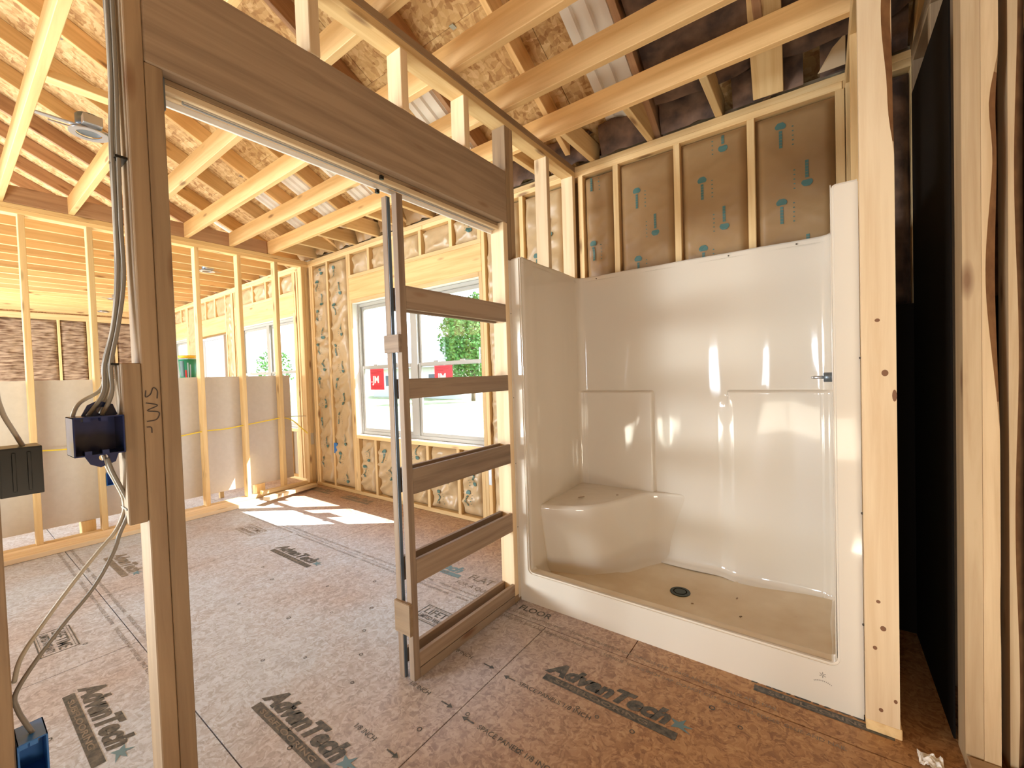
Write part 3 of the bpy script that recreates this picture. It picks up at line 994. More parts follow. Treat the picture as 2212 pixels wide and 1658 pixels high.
tr = empty('pocket_door_track', (-1.46, -1.6, 2.05))
tag(tr, 'long pocket door track board with white metal rail under the header', 'door track')
board('track_board', XA - 0.078, XA - 0.036, -2.356, -0.8735, 2.104, 2.1205, LUMD, tr)
board('track_strip', XA - 0.050, XA - 0.034, -2.356, -0.8735, 2.083, 2.1035, LUMP, tr)  # paler than the board: light from below put into the colour
board('track_strip', XA - 0.078, XA - 0.062, -2.356, -0.8735, 2.083, 2.1035, LUMP, tr)
boxes('rail', [(XA - 0.0615, XA - 0.0595, -2.30, -0.89, 2.078, 2.100), (XA - 0.0525, XA - 0.0505, -2.30, -0.89, 2.078, 2.100),
               (XA - 0.0615, XA - 0.0505, -2.30, -0.89, 2.100, 2.102)], ALU, tr, bev=0.001)
boxes('side_trim', [(XA - 0.0895, XA - 0.079, -2.356, -0.875, 2.068, 2.12)], WHITE, tr, bev=0.001)  # white stands for the underside lit from below
boxes('end_bracket', [(XA - 0.085, XA - 0.03, -2.356, -2.345, 2.03, 2.119)], METALD, tr, bev=0.002)
boxes('hanger_bolt', [(XA - 0.033, XA - 0.020, -1.655, -1.640, 2.085, 2.10)], BLACKBOX, tr, bev=0.001)
boxes('hanger_bolt', [(XA - 0.058, XA - 0.045, -1.66, -1.645, 2.035, 2.051)], BLACKBOX, tr, bev=0.001)

def ss01(t):
    t = min(1, max(0, t))
    return t * t * (3 - 2 * t)


def wany_stud(name, x0, x1, y0, y1, z0, z1, prof, mat, parent):
    """a stud whose right edge is wavy (wane): prof(z)->x cut"""
    n = 60
    v, f = [], []
    for j in range(n + 1):
        z = z0 + (z1 - z0) * j / n
        xc = min(x1, prof(z))
        v += [(x0 - x0, y0, z), (xc - x0, y0, z), (x1 - x0, y0 + (x1 - xc) * 1.4 + 0.001, z), (x1 - x0, y1, z), (0, y1, z)]
    for j in range(n):
        for k in range(5):
            k2 = (k + 1) % 5
            f.append((j * 5 + k, j * 5 + k2, (j + 1) * 5 + k2, (j + 1) * 5 + k))
    f.append((4, 3, 2, 1, 0)); f.append(tuple(n * 5 + k for k in range(5)))
    # local X must run along the grain
    R = Matrix.Translation((x0, 0, 0)) @ Matrix.Rotation(-math.pi / 2, 4, 'Y')
    Ri = R.inverted()
    v2 = [Ri @ Vector((a + x0, b, c)) for a, b, c in v]
    o = pydata(name, v2, f, mat, parent, R)
    o.data.materials.append(WANE)
    for j in range(n):
        z = z0 + (z1 - z0) * (j + 0.5) / n
        if prof(z) < x1 - 0.006:
            o.data.polygons[j * 5 + 1].material_index = 1
    return o


# ------------------------------------------------------------------ wall_right: stub wall beside the shower
wr = struct('wall_right', (0.15, -0.45, 0), 'stub wall at the right end of the shower')
wany_stud('stud', 0.110, 0.199, -0.862, -0.824, 0.038, ZP, lambda z: 0.199 - 0.028 * ss01((z - 1.95) / 0.2) * (0.8 + 0.25 * math.sin(z * 11)), LUMP, wr)
board('stud', 0.118, 0.199, -0.822, -0.785, 0.038, ZP, LUM, wr)
board('stud', 0.110, 0.199, -0.42, -0.382, 0.038, ZP, LUM, wr)
board('stud', 0.110, 0.199, -0.041, -0.003, 0.038, ZP, LUM, wr)
board('bottom_plate', 0.110, 0.205, -0.862, -0.001, 0, 0.038, LUM, wr)
for lvl in (0, 1):
    board('top_plate', 0.110, 0.199, -0.862, -0.001, ZP + 0.038 * lvl, ZP + 0.038 * (lvl + 1) - 0.0006, LUM, wr)

wing = [o for o in wr.children if o.name.startswith('stud')] or []
for (x, z, a, b) in ((0.152, 1.424, 0.007, 0.006), (0.170, 1.246, 0.009, 0.011), (0.1935, 1.17, 0.006, 0.020), (0.146, 0.462, 0.006, 0.006), (0.158, 0.372, 0.008, 0.009), (0.136, 0.298, 0.006, 0.007), (0.188, 0.13, 0.005, 0.007), (0.150, 0.085, 0.006, 0.007)):
    n = 14
    vv = [(x + a * math.cos(2 * math.pi * k / n), -0.8624, z + b * math.sin(2 * math.pi * k / n)) for k in range(n)]
    pydata('knot', vv, [tuple(range(n))], KNOT, wr)

# closet jamb studs at the right edge of the picture
wc = struct('wall_closet', (0.4, -0.86, 0), 'doubled jamb studs of the dark closet at the right')


wany_stud('stud', 0.352, 0.392, -0.862, -0.774, 0.0, ZP, lambda z: 0.392, LUMC, wc)
wany_stud('stud', 0.3925, 0.428, -0.866, -0.774, 0.0, ZP,
          lambda z: 0.43 - 0.034 * math.exp(-((z - 1.55) / 0.28) ** 2) * 1.0 - 0.018 * math.exp(-((z - 2.05) / 0.12) ** 2) + 0.004 * math.sin(z * 9), LUMC, wc)
wany_stud('stud', 0.452, 0.490, -0.84, -0.75, 0.0, ZP, lambda z: 0.468 + 0.004 * math.sin(z * 6), LUMC, wc)
board('wall_board', 0.485, 0.62, -0.86, -0.84, 0.0, ZP, LUMD, wc)
board('bottom_plate', 0.352, 0.62, -0.95, -0.87, 0.0, 0.038, LUMD, wc)
for y in (-0.42, -0.04):
    board('stud', 0.352, 0.441, y, y + 0.038, 0.0, ZP, LUMD, wc)
boxes('felt_lining', [(0.21, 0.70, -0.06, -0.055, 0.0, 1.55), (0.345, 0.35, -0.75, -0.06, 0.0, 2.5)], FELT_SHADE, wc)  # near-black panels added to paint the shade of the gap
for lvl in (0, 1):
    board('top_plate', 0.352, 0.441, -0.86, -0.001, ZP + 0.038 * lvl, ZP + 0.038 * (lvl + 1) - 0.0006, LUMD, wc)
wfr = struct('wall_entry', (0.8, -2.0, 0), 'unseen wall to the right of the camera')
boxes('wall_board', [(0.95, 0.98, -4.6, -0.87, 0, ZP), (0.62, 0.98, -0.9, -0.87, 0, ZP)], LUMD, wfr)

# ------------------------------------------------------------------ wall_end (far end wall with bare insulation)
we = struct('wall_end', (XE, -4, 0), 'far end wall with bare brown insulation')
ys = [-0.045 - 0.41 * k for k in range(22)]
for y in ys:
    board('stud', XE - SD, XE, y - 0.019, y + 0.019, 0.038, ZP, LUM, we)
board('top_plate', XE - SD, XE + 0.001, YS, 0, ZP - 0.038, ZT, LUM, we)
board('bottom_plate', XE - SD, XE, YS, 0, 0, 0.038, LUM, we)
for a, b in zip(ys[1:], ys[:-1]):
    if a > -4.2:
        batt(we, a + 0.02, b - 0.02, 0.04, ZP - 0.04, mat=FIBER, face=0.02, bulge=0.012, amp=0.03, marks=False, plane='x', sgn=1, dens=0.7)
boxes('wall_sheathing', [(XE - SD - 0.02, XE - SD - 0.005, YS, 0.1, -0.2, 2.9)], EXTW, we)
wh = struct('wall_front', (0, YS, 0), 'opposite outside wall behind the camera')
boxes('wall_sheathing', [(XE, XR, YS - 0.05, YS - 0.02, -0.2, 2.9)], LUMD, wh)
wx = struct('wall_side', (XR, -4, 0), 'outer side wall')
boxes('wall_sheathing', [(XR, XR + 0.03, YS, 0.1, -0.2, 4.5)], LUMD, wx)

# ------------------------------------------------------------------ ceiling joists
ce = struct('ceiling', (0, 0, ZT), 'open ceiling joists')
JH = 0.14
for y in (-0.45, -0.84, -1.235, -1.64, -2.033, -2.42, -2.82, -3.22, -3.62, -4.02, -4.42):
    board('joist', -5.15, -0.9 if False else 0.45, y, y + 0.038, ZT + 0.0008, ZT + JH, LUMJ, ce)
jx = [-0.465 - 0.4 * k for k in range(12)]
for x in jx:
    if x > -5.1:
        board('jack_joist', x - 0.019, x + 0.019, -0.411, 0.085, ZT + 0.0008, ZT + JH, LUM, ce)
board('rim_joist', -5.099, -5.061, -4.5, -0.46, ZT + 0.0008, ZT + JH, LUMR, ce)
for k in range(16):
    x = -5.75 - 0.4 * k
    board('joist', x - 0.019, x + 0.019, -8.9, 0.085, ZT + 0.0008, ZT + JH, LUMJ, ce)
board('joist', -5.38, -5.342, -8.9, 0.085, ZT + 0.0008, ZT + JH, LUMJ, ce)
# blocking between two joists with the recessed light
board('blocking', -2.96, -2.89, -2.382, -2.034, ZT + 0.001, ZT + 0.038, LUM, ce)
board('light_hanger_bar', -3.33, -3.30, -2.382, -2.034, ZT + 0.001, ZT + 0.01, METAL, ce)
# short flat board from the outside wall plate up to the last joist above the shower
beam('brace_board', (-0.217, -0.02, ZT + 0.012), (-0.20, -0.40, ZT + 0.30), 0.14, 0.030, LUM, ce, side=(0, 0.5, 1))
pydata('kraft_flap', [(0.0, -0.06, ZT + 0.005), (0.11, -0.06, ZT + 0.005), (0.11, -0.10, ZT + 0.13), (0.06, -0.09, ZT + 0.09), (0.11, -0.02, ZT + 0.13)], [(0, 1, 2, 3), (1, 4, 2)], KRAFTL, ce)

# ------------------------------------------------------------------ roof
rf = struct('roof', (0, 0, ZT), 'sloped rafters and strand board roof sheathing')
SL = 0.5
cs = 1 / math.sqrt(1 + SL * SL)
RH = 0.14
YR = -4.55
ZB0 = 2.79        # underside of rafters at y=0


def rz(y):
    return ZB0 - SL * y


k = 0
rx = [-0.199 - 0.03 - 0.6 * i for i in range(20)] + [0.38, 0.98, 1.58, 2.18, 2.78]
for x in rx:
    up = Vector((0, SL, 1)).normalized()
    p0 = Vector((x, 0.35, rz(0.35))) + up * RH / 2
    p1 = Vector((x, YR, rz(YR))) + up * RH / 2
    beam('rafter', p0, p1, 0.038, RH, LUMR if rnd.random() < 0.45 else LUMJ, rf, side=up)
    q0 = Vector((x, YS - 0.3, rz(0.3))) + Vector((0, -SL, 1)).normalized() * RH / 2
    if k % 3 == 0 and x > -6:
        pass
    k += 1
# sheathing panels on the visible slope
ny = 4
dy = (0.4 - YR) / ny
for j in range(ny):
    ya, yb = 0.4 - j * dy, 0.4 - (j + 1) * dy
    x = XE - 0.3 + (0.0 if j % 2 else -1.22)
    while x < XR + 0.2:
        x2 = x + 2.44
        up = Vector((0, SL, 1)).normalized()
        t0 = RH / cs
        c0 = Vector(((x + x2) / 2, ya - 0.001, rz(ya) + t0 + 0.009)); c1 = Vector(((x + x2) / 2, yb + 0.001, rz(yb) + t0 + 0.009))
        beam('roof_panel', c0, c1, 2.436, 0.012, OSBR, rf, side=up, bev=0)
        x = x2
t1_ = RH / cs + 0.022
pydata('roofing_felt', [(XE - 0.3, 0.4, rz(0.4) + t1_), (XR + 0.2, 0.4, rz(0.4) + t1_), (XR + 0.2, YR, rz(YR) + t1_), (XE - 0.3, YR, rz(YR) + t1_),
                        (XE - 0.3, 0.4, rz(0.4) + t1_ + 0.01), (XR + 0.2, 0.4, rz(0.4) + t1_ + 0.01), (XR + 0.2, YR, rz(YR) + t1_ + 0.01), (XE - 0.3, YR, rz(YR) + t1_ + 0.01)],
       [(0, 3, 2, 1), (4, 5, 6, 7), (0, 1, 5, 4), (1, 2, 6, 5), (2, 3, 7, 6), (3, 0, 4, 7)], FELT_SHADE, rf)
# panel edge clips
for x in (-1.75, -2.9, -3.5, -4.7):
    for j in (1, 2):
        ya = 0.4 - j * dy
        boxes('panel_clip', [(x - 0.015, x + 0.015, ya - 0.02, ya + 0.02, rz(ya) + RH / cs - 0.006, rz(ya) + RH / cs + 0.0)], METAL, rf)
# the unseen back slope closes the attic
zr = rz(YR) + RH / cs
pydata('roof_back_slope', [(XE - 0.3, YR, zr), (XR + 0.2, YR, zr), (XR + 0.2, YS - 0.4, zr + SL * (YS - 0.4 - YR)), (XE - 0.3, YS - 0.4, zr + SL * (YS - 0.4 - YR)),
                           (XE - 0.3, YR, zr + 0.02), (XR + 0.2, YR, zr + 0.02), (XR + 0.2, YS - 0.4, zr + SL * (YS - 0.4 - YR) + 0.02), (XE - 0.3, YS - 0.4, zr + SL * (YS - 0.4 - YR) + 0.02)],
       [(0, 1, 2, 3), (7, 6, 5, 4), (0, 4, 5, 1), (1, 5, 6, 2), (2, 6, 7, 3), (3, 7, 4, 0)], OSBR, rf)
for x in (XE - 0.1, XR + 0.05):
    pydata('gable_board', [(x, 0.35, 2.7), (x, YS, 2.7), (x, YR, zr), (x + 0.02, 0.35, 2.7), (x + 0.02, YS, 2.7), (x + 0.02, YR, zr)],
           [(0, 1, 2), (5, 4, 3), (0, 3, 4, 1), (1, 4, 5, 2), (2, 5, 3, 0)], OSBR, rf)
boxes('soffit_board', [(XE, XR, 0.30, 0.36, 2.5, 2.78), (XE, XR, 0.10, 0.32, 2.70, 2.72)], EXTW, rf)


# foam vent baffles between rafters near the eaves
def baffle(xc, y0, y1, w=0.30):
    n, m = 40, 12
    v, f = [], []
    for j in range(m + 1):
        y = y0 + (y1 - y0) * j / m
        for i in range(n + 1):
            u = i / n
            ph = (u * 3.0) % 1.0
            rib = 0.024 if 0.28 < ph < 0.72 else 0.0
            v.append((xc - w / 2 + w * u, y, rz(y) + RH / cs - 0.012 - rib))
    for j in range(m):
        for i in range(n):
            f.append((j * (n + 1) + i, j * (n + 1) + i + 1, (j + 1) * (n + 1) + i + 1, (j + 1) * (n + 1) + i))
    o = pydata('vent_baffle', v, f, BAFFLE, rf)
    so = o.modifiers.new('thick', 'SOLIDIFY'); so.thickness = 0.003
    return o


for xc, y1 in ((-1.00, -1.05), (-2.27, -0.80), (-2.95, -0.74), (-3.55, -0.72), (-4.15, -0.74), (-4.73, -0.72), (-5.85, -0.72)):
    baffle(xc, 0.0, y1, 0.28)

# insulation stuffed at the eaves between the rafter heels
for i, x in enumerate([0.175, -0.225, -0.625, -1.025, -1.425, -1.825, -2.225, -2.625, -3.025, -3.425, -3.825, -4.225, -4.625, -5.025]):
    v, f = [], []
    n = 14
    sd = i * 7.3
    for j in range(n + 1):
        t = j / n
        for q in range(n + 1):
            u = q / n
            xx = x - 0.165 + 0.33 * u
            if t < 0.5:
                y = 0.0 - 0.04 * math.sin(t * math.pi); z = ZT + 0.01 + 0.22 * t * 2 * 0.8
            else:
                y = -0.04 + 0.12 * (t - 0.5) * 2; z = ZT + 0.186 + 0.03 * (t - 0.5) * 2
            nn = noise.noise(Vector((xx * 9 + sd, y * 9, z * 9))) * 0.05
            v.append((xx, y - abs(nn), z + nn * 0.5))
    for j in range(n):
        for q in range(n):
            f.append((j * (n + 1) + q, j * (n + 1) + q + 1, (j + 1) * (n + 1) + q + 1, (j + 1) * (n + 1) + q))
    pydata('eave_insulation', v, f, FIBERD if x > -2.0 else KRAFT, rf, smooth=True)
# kraft faced batts hung between the rafters over the shower
for x in (0.68, 0.08, -0.52):
    v, f = [], []
    nx_, ny_ = 10, 26
    for j in range(ny_ + 1):
        y = -0.1 - 1.7 * j / ny_
        for i in range(nx_ + 1):
            u = i / nx_; xx = x - 0.275 + 0.55 * u
            e = math.sin(min(1, min(u, 1 - u) * 6) * math.pi / 2)
            v.append((xx, y, rz(y) + 0.05 - 0.03 * e + noise.noise(Vector((xx * 7, y * 6, x))) * 0.035))
    for j in range(ny_):
        for i in range(nx_):
            f.append((j * (nx_ + 1) + i, j * (nx_ + 1) + i + 1, (j + 1) * (nx_ + 1) + i + 1, (j + 1) * (nx_ + 1) + i))
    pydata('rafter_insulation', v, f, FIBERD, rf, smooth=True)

# ------------------------------------------------------------------ shower stall
sh = empty('shower_stall', (-0.655, -0.44, 0))
tag(sh, 'glossy white one-piece acrylic shower stall with corner seat and moulded ledges', 'shower')
HS = 1.925
yF, yB = -0.82, -0.058
# front frame (U outline) in the plane y = yF
xo0, xo1 = -1.396, 0.1065
xi0, xi1 = -1.338, 0.034
zt = 0.170
outl = [(xo0, 0.0), (xo1, 0.0), (xo1, HS)]
outl += [(xi1 + 0.012, HS), (xi1 + 0.003, HS - 0.004), (xi1, HS - 0.015)]
rc = 0.025
for k in range(7):
    a = k / 6 * math.pi / 2
    outl.append((xi1 - rc + rc * math.cos(a), zt + rc - rc * math.sin(a)))
for k in range(7):
    a = k / 6 * math.pi / 2
    outl.append((xi0 + rc - rc * math.sin(a), zt + rc - rc * math.cos(a)))
outl += [(xi0, HS), (xo0, HS)]
bm = bmesh.new()
vsl = [bm.verts.new((x, yF, z)) for x, z in outl]
fc = bm.faces.new(vsl)
r = bmesh.ops.extrude_face_region(bm, geom=[fc])
bmesh.ops.translate(bm, vec=(0, 0.062, 0), verts=[g for g in r['geom'] if isinstance(g, bmesh.types.BMVert)])
bmesh.ops.recalc_face_normals(bm, faces=bm.faces)
ed = [e for e in bm.edges if abs(e.verts[0].co.y - yF) < 1e-4 and abs(e.verts[1].co.y - yF) < 1e-4 and min(e.verts[0].co.z, e.verts[1].co.z) > 0.001]
bmesh.ops.bevel(bm, geom=ed, offset=0.007, segments=3, affect='EDGES')
me = bpy.data.meshes.new('front_frame'); bm.to_mesh(me); bm.free()
mk('front_frame', me, ACR, sh)
# side nailing flange seen at the far left
boxes('nailing_flange', [(-1.3985, -1.396, -0.84, -0.8, 0.02, HS - 0.01)], ACR, sh)
boxes('nailing_flange', [(0.1066, 0.1085, -0.82, -0.78, 0.02, HS - 0.01)], ACR, sh)

# surround: a U shaped path with rounded corners
path = []
xl0, xl1 = -1.340, -1.366
xr0, xr1 = 0.036, 0.046
R_ = 0.055
yy = np.concatenate([np.linspace(yF + 0.02, yB - R_, 26)])
for y in yy:
    t = (y - yF) / (yB - yF)
    path.append((xl0 + (xl1 - xl0) * t, y, 1.0, 0.0, 'L'))
for k in range(1, 9):
    a = k / 8 * math.pi / 2
    path.append((xl1 + R_ - R_ * math.cos(a), yB - R_ + R_ * math.sin(a), math.cos(a), -math.sin(a), 'C'))
back = sorted(set([round(v, 5) for v in np.concatenate([np.linspace(xl1 + R_ + 0.01, xr1 - R_ - 0.01, 90), np.linspace(-0.90, -0.85, 14), np.linspace(-0.455, -0.405, 14)])]))
for x in back:
    path.append((x, yB, 0.0, -1.0, 'B'))
for k in range(0, 8):
    a = k / 8 * math.pi / 2
    path.append((xr1 - R_ + R_ * math.sin(a), yB - R_ + R_ * math.cos(a), -math.sin(a), -math.cos(a), 'D'))
for y in yy[::-1]:
    t = (y - yF) / (yB - yF)
    path.append((xr0 + (xr1 - xr0) * t, y, -1.0, 0.0, 'R'))
zs = sorted(set([round(v, 5) for v in np.concatenate([np.linspace(0.075, 1.92, 60), np.linspace(1.125, 1.165, 14), np.linspace(0.075, 0.15, 8), np.linspace(1.88, 1.93, 6)])]))


def ss(a, b, x):
    t = min(1, max(0, (x - a) / (b - a)))
    return t * t * (3 - 2 * t)


verts = []
for z in zs:
    for (x, y, nx, ny_, kind) in path:
        off = 0.0
        top = 1 - ss(1.136, 1.150, z)
        if kind in 'BCD':
            mL = 1 - ss(-0.874, -0.862, x)
            mR = ss(-0.50, -0.40, x) if z < 1.10 else ss(-0.438, -0.426, x)
            if kind == 'C': mL = ss(0.0, 0.9, abs(ny_))
            if kind == 'D': mR = ss(0.0, 0.9, abs(ny_)) * 1.0
            off += 0.030 * top * max(mL, mR)
            # gentle vertical waves of the moulded sheet
            off += 0.003 * math.sin(x * 17 + 0.4 * math.sin(z * 3)) + 0.0025 * noise.noise(Vector((x * 8, 0.3, z * 2)))
        else:
            off += 0.0025 * math.sin(y * 14) + 0.003 * noise.noise(Vector((y * 5, 4.3, z * 1.5)))
            # shallow bead parallel to the front edge
            off += 0.006 * math.exp(-((y + 0.70) / 0.012) ** 2)
        if z < 0.13:  # bottom fillet
            t = (0.13 - z) / 0.055
            off += 0.05 * (1 - math.sqrt(max(0, 1 - min(1, t) ** 2)))
        verts.append((x + nx * off, y + ny_ * off, z))
n = len(path)
faces = []
for j in range(len(zs) - 1):
    for i in range(n - 1):
        faces.append((j * n + i, j * n + i + 1, (j + 1) * n + i + 1, (j + 1) * n + i))
su = pydata('surround', verts, faces, ACR, sh, smooth=True)
md = su.modifiers.new('thick', 'SOLIDIFY'); md.thickness = 0.004; md.offset = -1 if False else 1
# thin upturned flange above the back and left sides
bm = bmesh.new()
tp = [(x + nx * 0.001, y + ny_ * 0.001) for (x, y, nx, ny_, k_) in path]
for i in range(len(tp) - 1):
    (xa_, ya_), (xb_, yb_) = tp[i], tp[i + 1]
v, f = [], []
for i, (x, y, nx, ny_, k_) in enumerate(path):
    v += [(x + nx * 0.006, y + ny_ * 0.006, 1.897), (x + nx * 0.006, y + ny_ * 0.006, 1.9005), (x, y, 1.904)]
for i in range(len(path) - 1):
    for q in (0, 1):
        f.append((3 * i + q, 3 * i + 3 + q, 3 * i + 4 + q, 3 * i + 1 + q))
pydata('top_bead', v, f, ACR, sh)
bm.free()

# pan with a shallow slope to the drain
DX, DY = -0.639, -0.386
v, f = [], []
nx_, ny_ = 60, 36
for j in range(ny_ + 1):
    y = -0.765 + (yB - 0.02 + 0.765) * j / ny_
    for i in range(nx_ + 1):
        x = -1.345 + (0.04 + 1.345) * i / nx_
        d = math.hypot(x - DX, y - DY)
        z = 0.064 + 0.024 * ss(0.05, 0.75, d)
        e = min(y + 0.765, 0.05) / 0.05
        z += 0.05 * (1 - math.sqrt(max(0, 1 - (1 - e) ** 2)))
        z += 0.008 * ss(0.33, 0.35, d) * (1 if x < DX + 0.25 and y > DY - 0.1 else 0.3)
        v.append((x, y, z))
for j in range(ny_):
    for i in range(nx_):
        f.append((j * (nx_ + 1) + i, j * (nx_ + 1) + i + 1, (j + 1) * (nx_ + 1) + i + 1, (j + 1) * (nx_ + 1) + i))
pydata('shower_pan', v, f, ACRD, sh, smooth=True)
pydata('sill_dust', [(-1.33, -0.800, 0.1712), (0.028, -0.800, 0.1712), (0.028, -0.762, 0.1712), (-1.33, -0.762, 0.1712)], [(0, 1, 2, 3)], ACRD, sh)
# corner seat
topc = [(-1.365, -0.690), (-1.332, -0.672), (-1.27, -0.652), (-1.199, -0.622), (-1.14, -0.59), (-1.089, -0.549), (-1.05, -0.50), (-1.018, -0.44), (-0.967, -0.314), (-0.930, -0.20), (-0.88, -0.125), (-0.80, -0.090), (-0.70, -0.068), (-0.62, -0.045)]
botc = [(-1.365, -0.615), (-1.332, -0.60), (-1.27, -0.575), (-1.20, -0.545), (-1.14, -0.51), (-1.085, -0.47), (-1.04, -0.42), (-1.00, -0.36), (-0.95, -0.27), (-0.905, -0.18), (-0.86, -0.12), (-0.81, -0.075), (-0.76, -0.045), (-0.62, -0.030)]
tc_ = smooth_path([(a, b, 0) for a, b in topc], 5); bc_ = smooth_path([(a, b, 0) for a, b in botc], 5)
rowsS = []
cen = Vector((-1.36, -0.06, 0))
for z, t, ins in ((0.07, 0.0, 0.0), (0.09, 0.0, 0.0), (0.2, 0.25, 0), (0.33, 0.6, 0), (0.46, 0.95, 0), (0.488, 1.0, 0.0), (0.498, 1.0, 0.003), (0.506, 1.0, 0.009), (0.510, 1.0, 0.018)):
    row = []
    for a, b in zip(bc_, tc_):
        p = a.lerp(b, t)
        d = (cen - p).normalized()
        p = p + d * ins
        if z == 0.07: p = p - d * 0.03
        row.append((p.x, p.y, z))
    rowsS.append(row)
m_ = len(rowsS[0])
v = [p for r_ in rowsS for p in r_]
f = []
for j in range(len(rowsS) - 1):
    for i in range(m_ - 1):
        f.append((j * m_ + i, j * m_ + i + 1, (j + 1) * m_ + i + 1, (j + 1) * m_ + i))
b0 = (len(rowsS) - 1) * m_
v += [(-0.62, -0.045, 0.51), (-1.37, -0.045, 0.51), (-1.37, -0.66, 0.51)]
f.append(tuple(range(b0, b0 + m_)) + (len(v) - 3, len(v) - 2, len(v) - 1))
seat = pydata('corner_seat', v, f, ACR, sh, smooth=True)
seat.data.polygons[len(f) - 1].use_smooth = False
# drain
dr = cyl('drain_cover', (DX, DY, 0.0665), 0.052, 0.004, (0, 0, 1), DRAINM, sh, seg=32, bev=0.001)
ringm = ring_mesh(0.030, 0.036, 24)
mk('drain_ring', ringm, FELT_SHADE, dr, Matrix.Translation((DX, DY, 0.0692)))
# plumbing stub on the right wall
vs_ = cyl('valve_stub', (0.022, -0.43, 1.224), 0.021, 0.034, (1, 0, 0), METALD, sh, seg=20, bev=0.002)
cyl('valve_stem', (-0.012, -0.43, 1.224), 0.007, 0.04, (1, 0, 0), METAL, vs_, seg=12)
cyl('valve_stem', (-0.032, -0.43, 1.224), 0.004, 0.016, (1, 0, 0), METAL, vs_, seg=10)
# screws through the flanges
for x in (-1.23, -0.95, -0.62, -0.42, -0.1):
    cyl('screw', (x, yB - 0.004, 1.912), 0.004, 0.004, (0, 1, 0), SCREW, sh, seg=8)
for z in (0.42, 0.78, 1.15, 1.62):
    cyl('screw', (-1.399, -0.832, z), 0.004, 0.006, (0, 1, 0), SCREW, sh, seg=8)
for z in (0.35, 0.75, 1.30):
    cyl('screw', (0.1085, -0.824, z), 0.004, 0.006, (0, 1, 0), SCREW, sh, seg=8)
# small moulded emblem on the threshold near the right corner: an asterisk over a curved line of tiny letters
its = []
Rx = Matrix.Translation((-0.012, yF - 0.0006, 0.118)) @ Matrix.Rotation(math.pi / 2, 4, 'X')
for k in range(6):
    its.append((quad_mesh(-0.0012, 0.0012, 0.002, 0.011), Rx @ Matrix.Rotation(k * math.pi / 3, 4, 'Z')))
for k in range(11):
    a = math.radians(60 + k * 6)
    its.append((quad_mesh(-0.0012, 0.0012, 0, 0.004), Rx @ Matrix.Translation((0, -0.075, 0)) @ Matrix.Rotation(a - math.pi / 2, 4, 'Z') @ Matrix.Translation((0, 0.05, 0))))
join_meshes('moulded_emblem', its, CABLEG, sh)

# debris in the stall
for nm, (x, y, z), l, ang, lb in (('wood_splinter', (-1.20, -0.43, 0.513), 0.04, 0.9, 'dark splinter of wood lying on the left of the shower seat'),
                              ('wood_chip', (-1.03, -0.28, 0.513), 0.014, 0.3, 'small dark chip lying on the right of the shower seat'),
                              ('wood_chip', (-0.55, -0.50, 0.078), 0.012, 0.3, 'tiny dark chip on the pan just left of the drain'),
                              ('wood_chip', (-0.37, -0.33, 0.080), 0.012, 1.3, 'tiny dark chip on the pan right of the drain'),
                              ('wood_chip', (-0.33, -0.50, 0.080), 0.012, 0.8, 'tiny dark chip on the pan nearest the threshold')):
    o = beam(nm, (x - l / 2 * math.cos(ang), y - l / 2 * math.sin(ang), z + 0.002), (x + l / 2 * math.cos(ang), y + l / 2 * math.sin(ang), z + 0.003), 0.006, 0.004, LUMW, None, bev=0)
    tag(o, lb, 'debris')

# ------------------------------------------------------------------ drywall leaning behind the far partition
for k in range(3):
    y0, y1 = ((-3.88, -0.22), (-3.80, -0.235), (-3.90, -0.25))[k]
    xx = XP - SD - 0.035 - k * 0.016
    t = empty('drywall_sheet', (xx, (y0 + y1) / 2, 0.0))
    lb = ('large grey drywall sheet standing behind the far studs, frontmost of the stack', 'middle drywall sheet of the stack behind the far studs, only its top edge showing',
          'rearmost drywall sheet of the stack behind the far studs, only its top edge showing')[k]
    tag(t, lb, 'drywall', 'drywall sheets behind the far partition')
    boxes('paper_face', [(xx, xx + 0.013, y0, y1, 0.13, 1.352)], PAPER, t, bev=0.001)
    boxes('edge_tape', [(xx + 0.0005, xx + 0.0125, y0 + 0.001, y1 - 0.001, 1.3515, 1.3535), (xx + 0.0005, xx + 0.0125, y1 - 0.001, y1 + 0.001, 0.131, 1.351)], GYP, t)
for j, y in enumerate((-3.4, -2.0, -0.6)):
    o = board('lumber_spacer', XP - SD - 0.12, XP - SD - 0.005, y - 0.045, y + 0.045, 0.0, 0.1298, LUM)
    tag(o, ('lumber block under the left end of the drywall stack', 'lumber block under the middle of the drywall stack', 'lumber block under the right end of the drywall stack')[j], 'wood block')

# bucket of joint compound on top of a saw table behind the drywall
bk = empty('compound_bucket', (-5.62, -1.10, 0.0))
tag(bk, 'green plastic tub with yellow lid and printed label standing behind the drywall', 'bucket')
bm = bmesh.new()
tb = cyl('bucket_body', (-5.62, -1.095, 1.44), 0.070, 0.24, (0, 0, 1), GREEN, bk, seg=32, r2=0.082, bev=0.003)
cyl('lid', (-5.62, -1.095, 1.585), 0.084, 0.03, (0, 0, 1), YELLOW, bk, seg=32, bev=0.003)
bm.free()


def label_patch(name, a0, a1, z0, z1, mat, r=0.079):
    v, f = [], []
    n = 8
    for j in range(2):
        z = z0 + (z1 - z0) * j
        rr = 0.070 + 0.012 * (z - 1.32) / 0.24 + 0.0008
        for i in range(n + 1):
            a = math.radians(a0 + (a1 - a0) * i / n)
            v.append((-5.62 + rr * math.cos(a), -1.095 + rr * math.sin(a), z))
    for i in range(n):
        f.append((i, i + 1, n + 2 + i, n + 1 + i))
    return pydata(name, v, f, mat, tb)


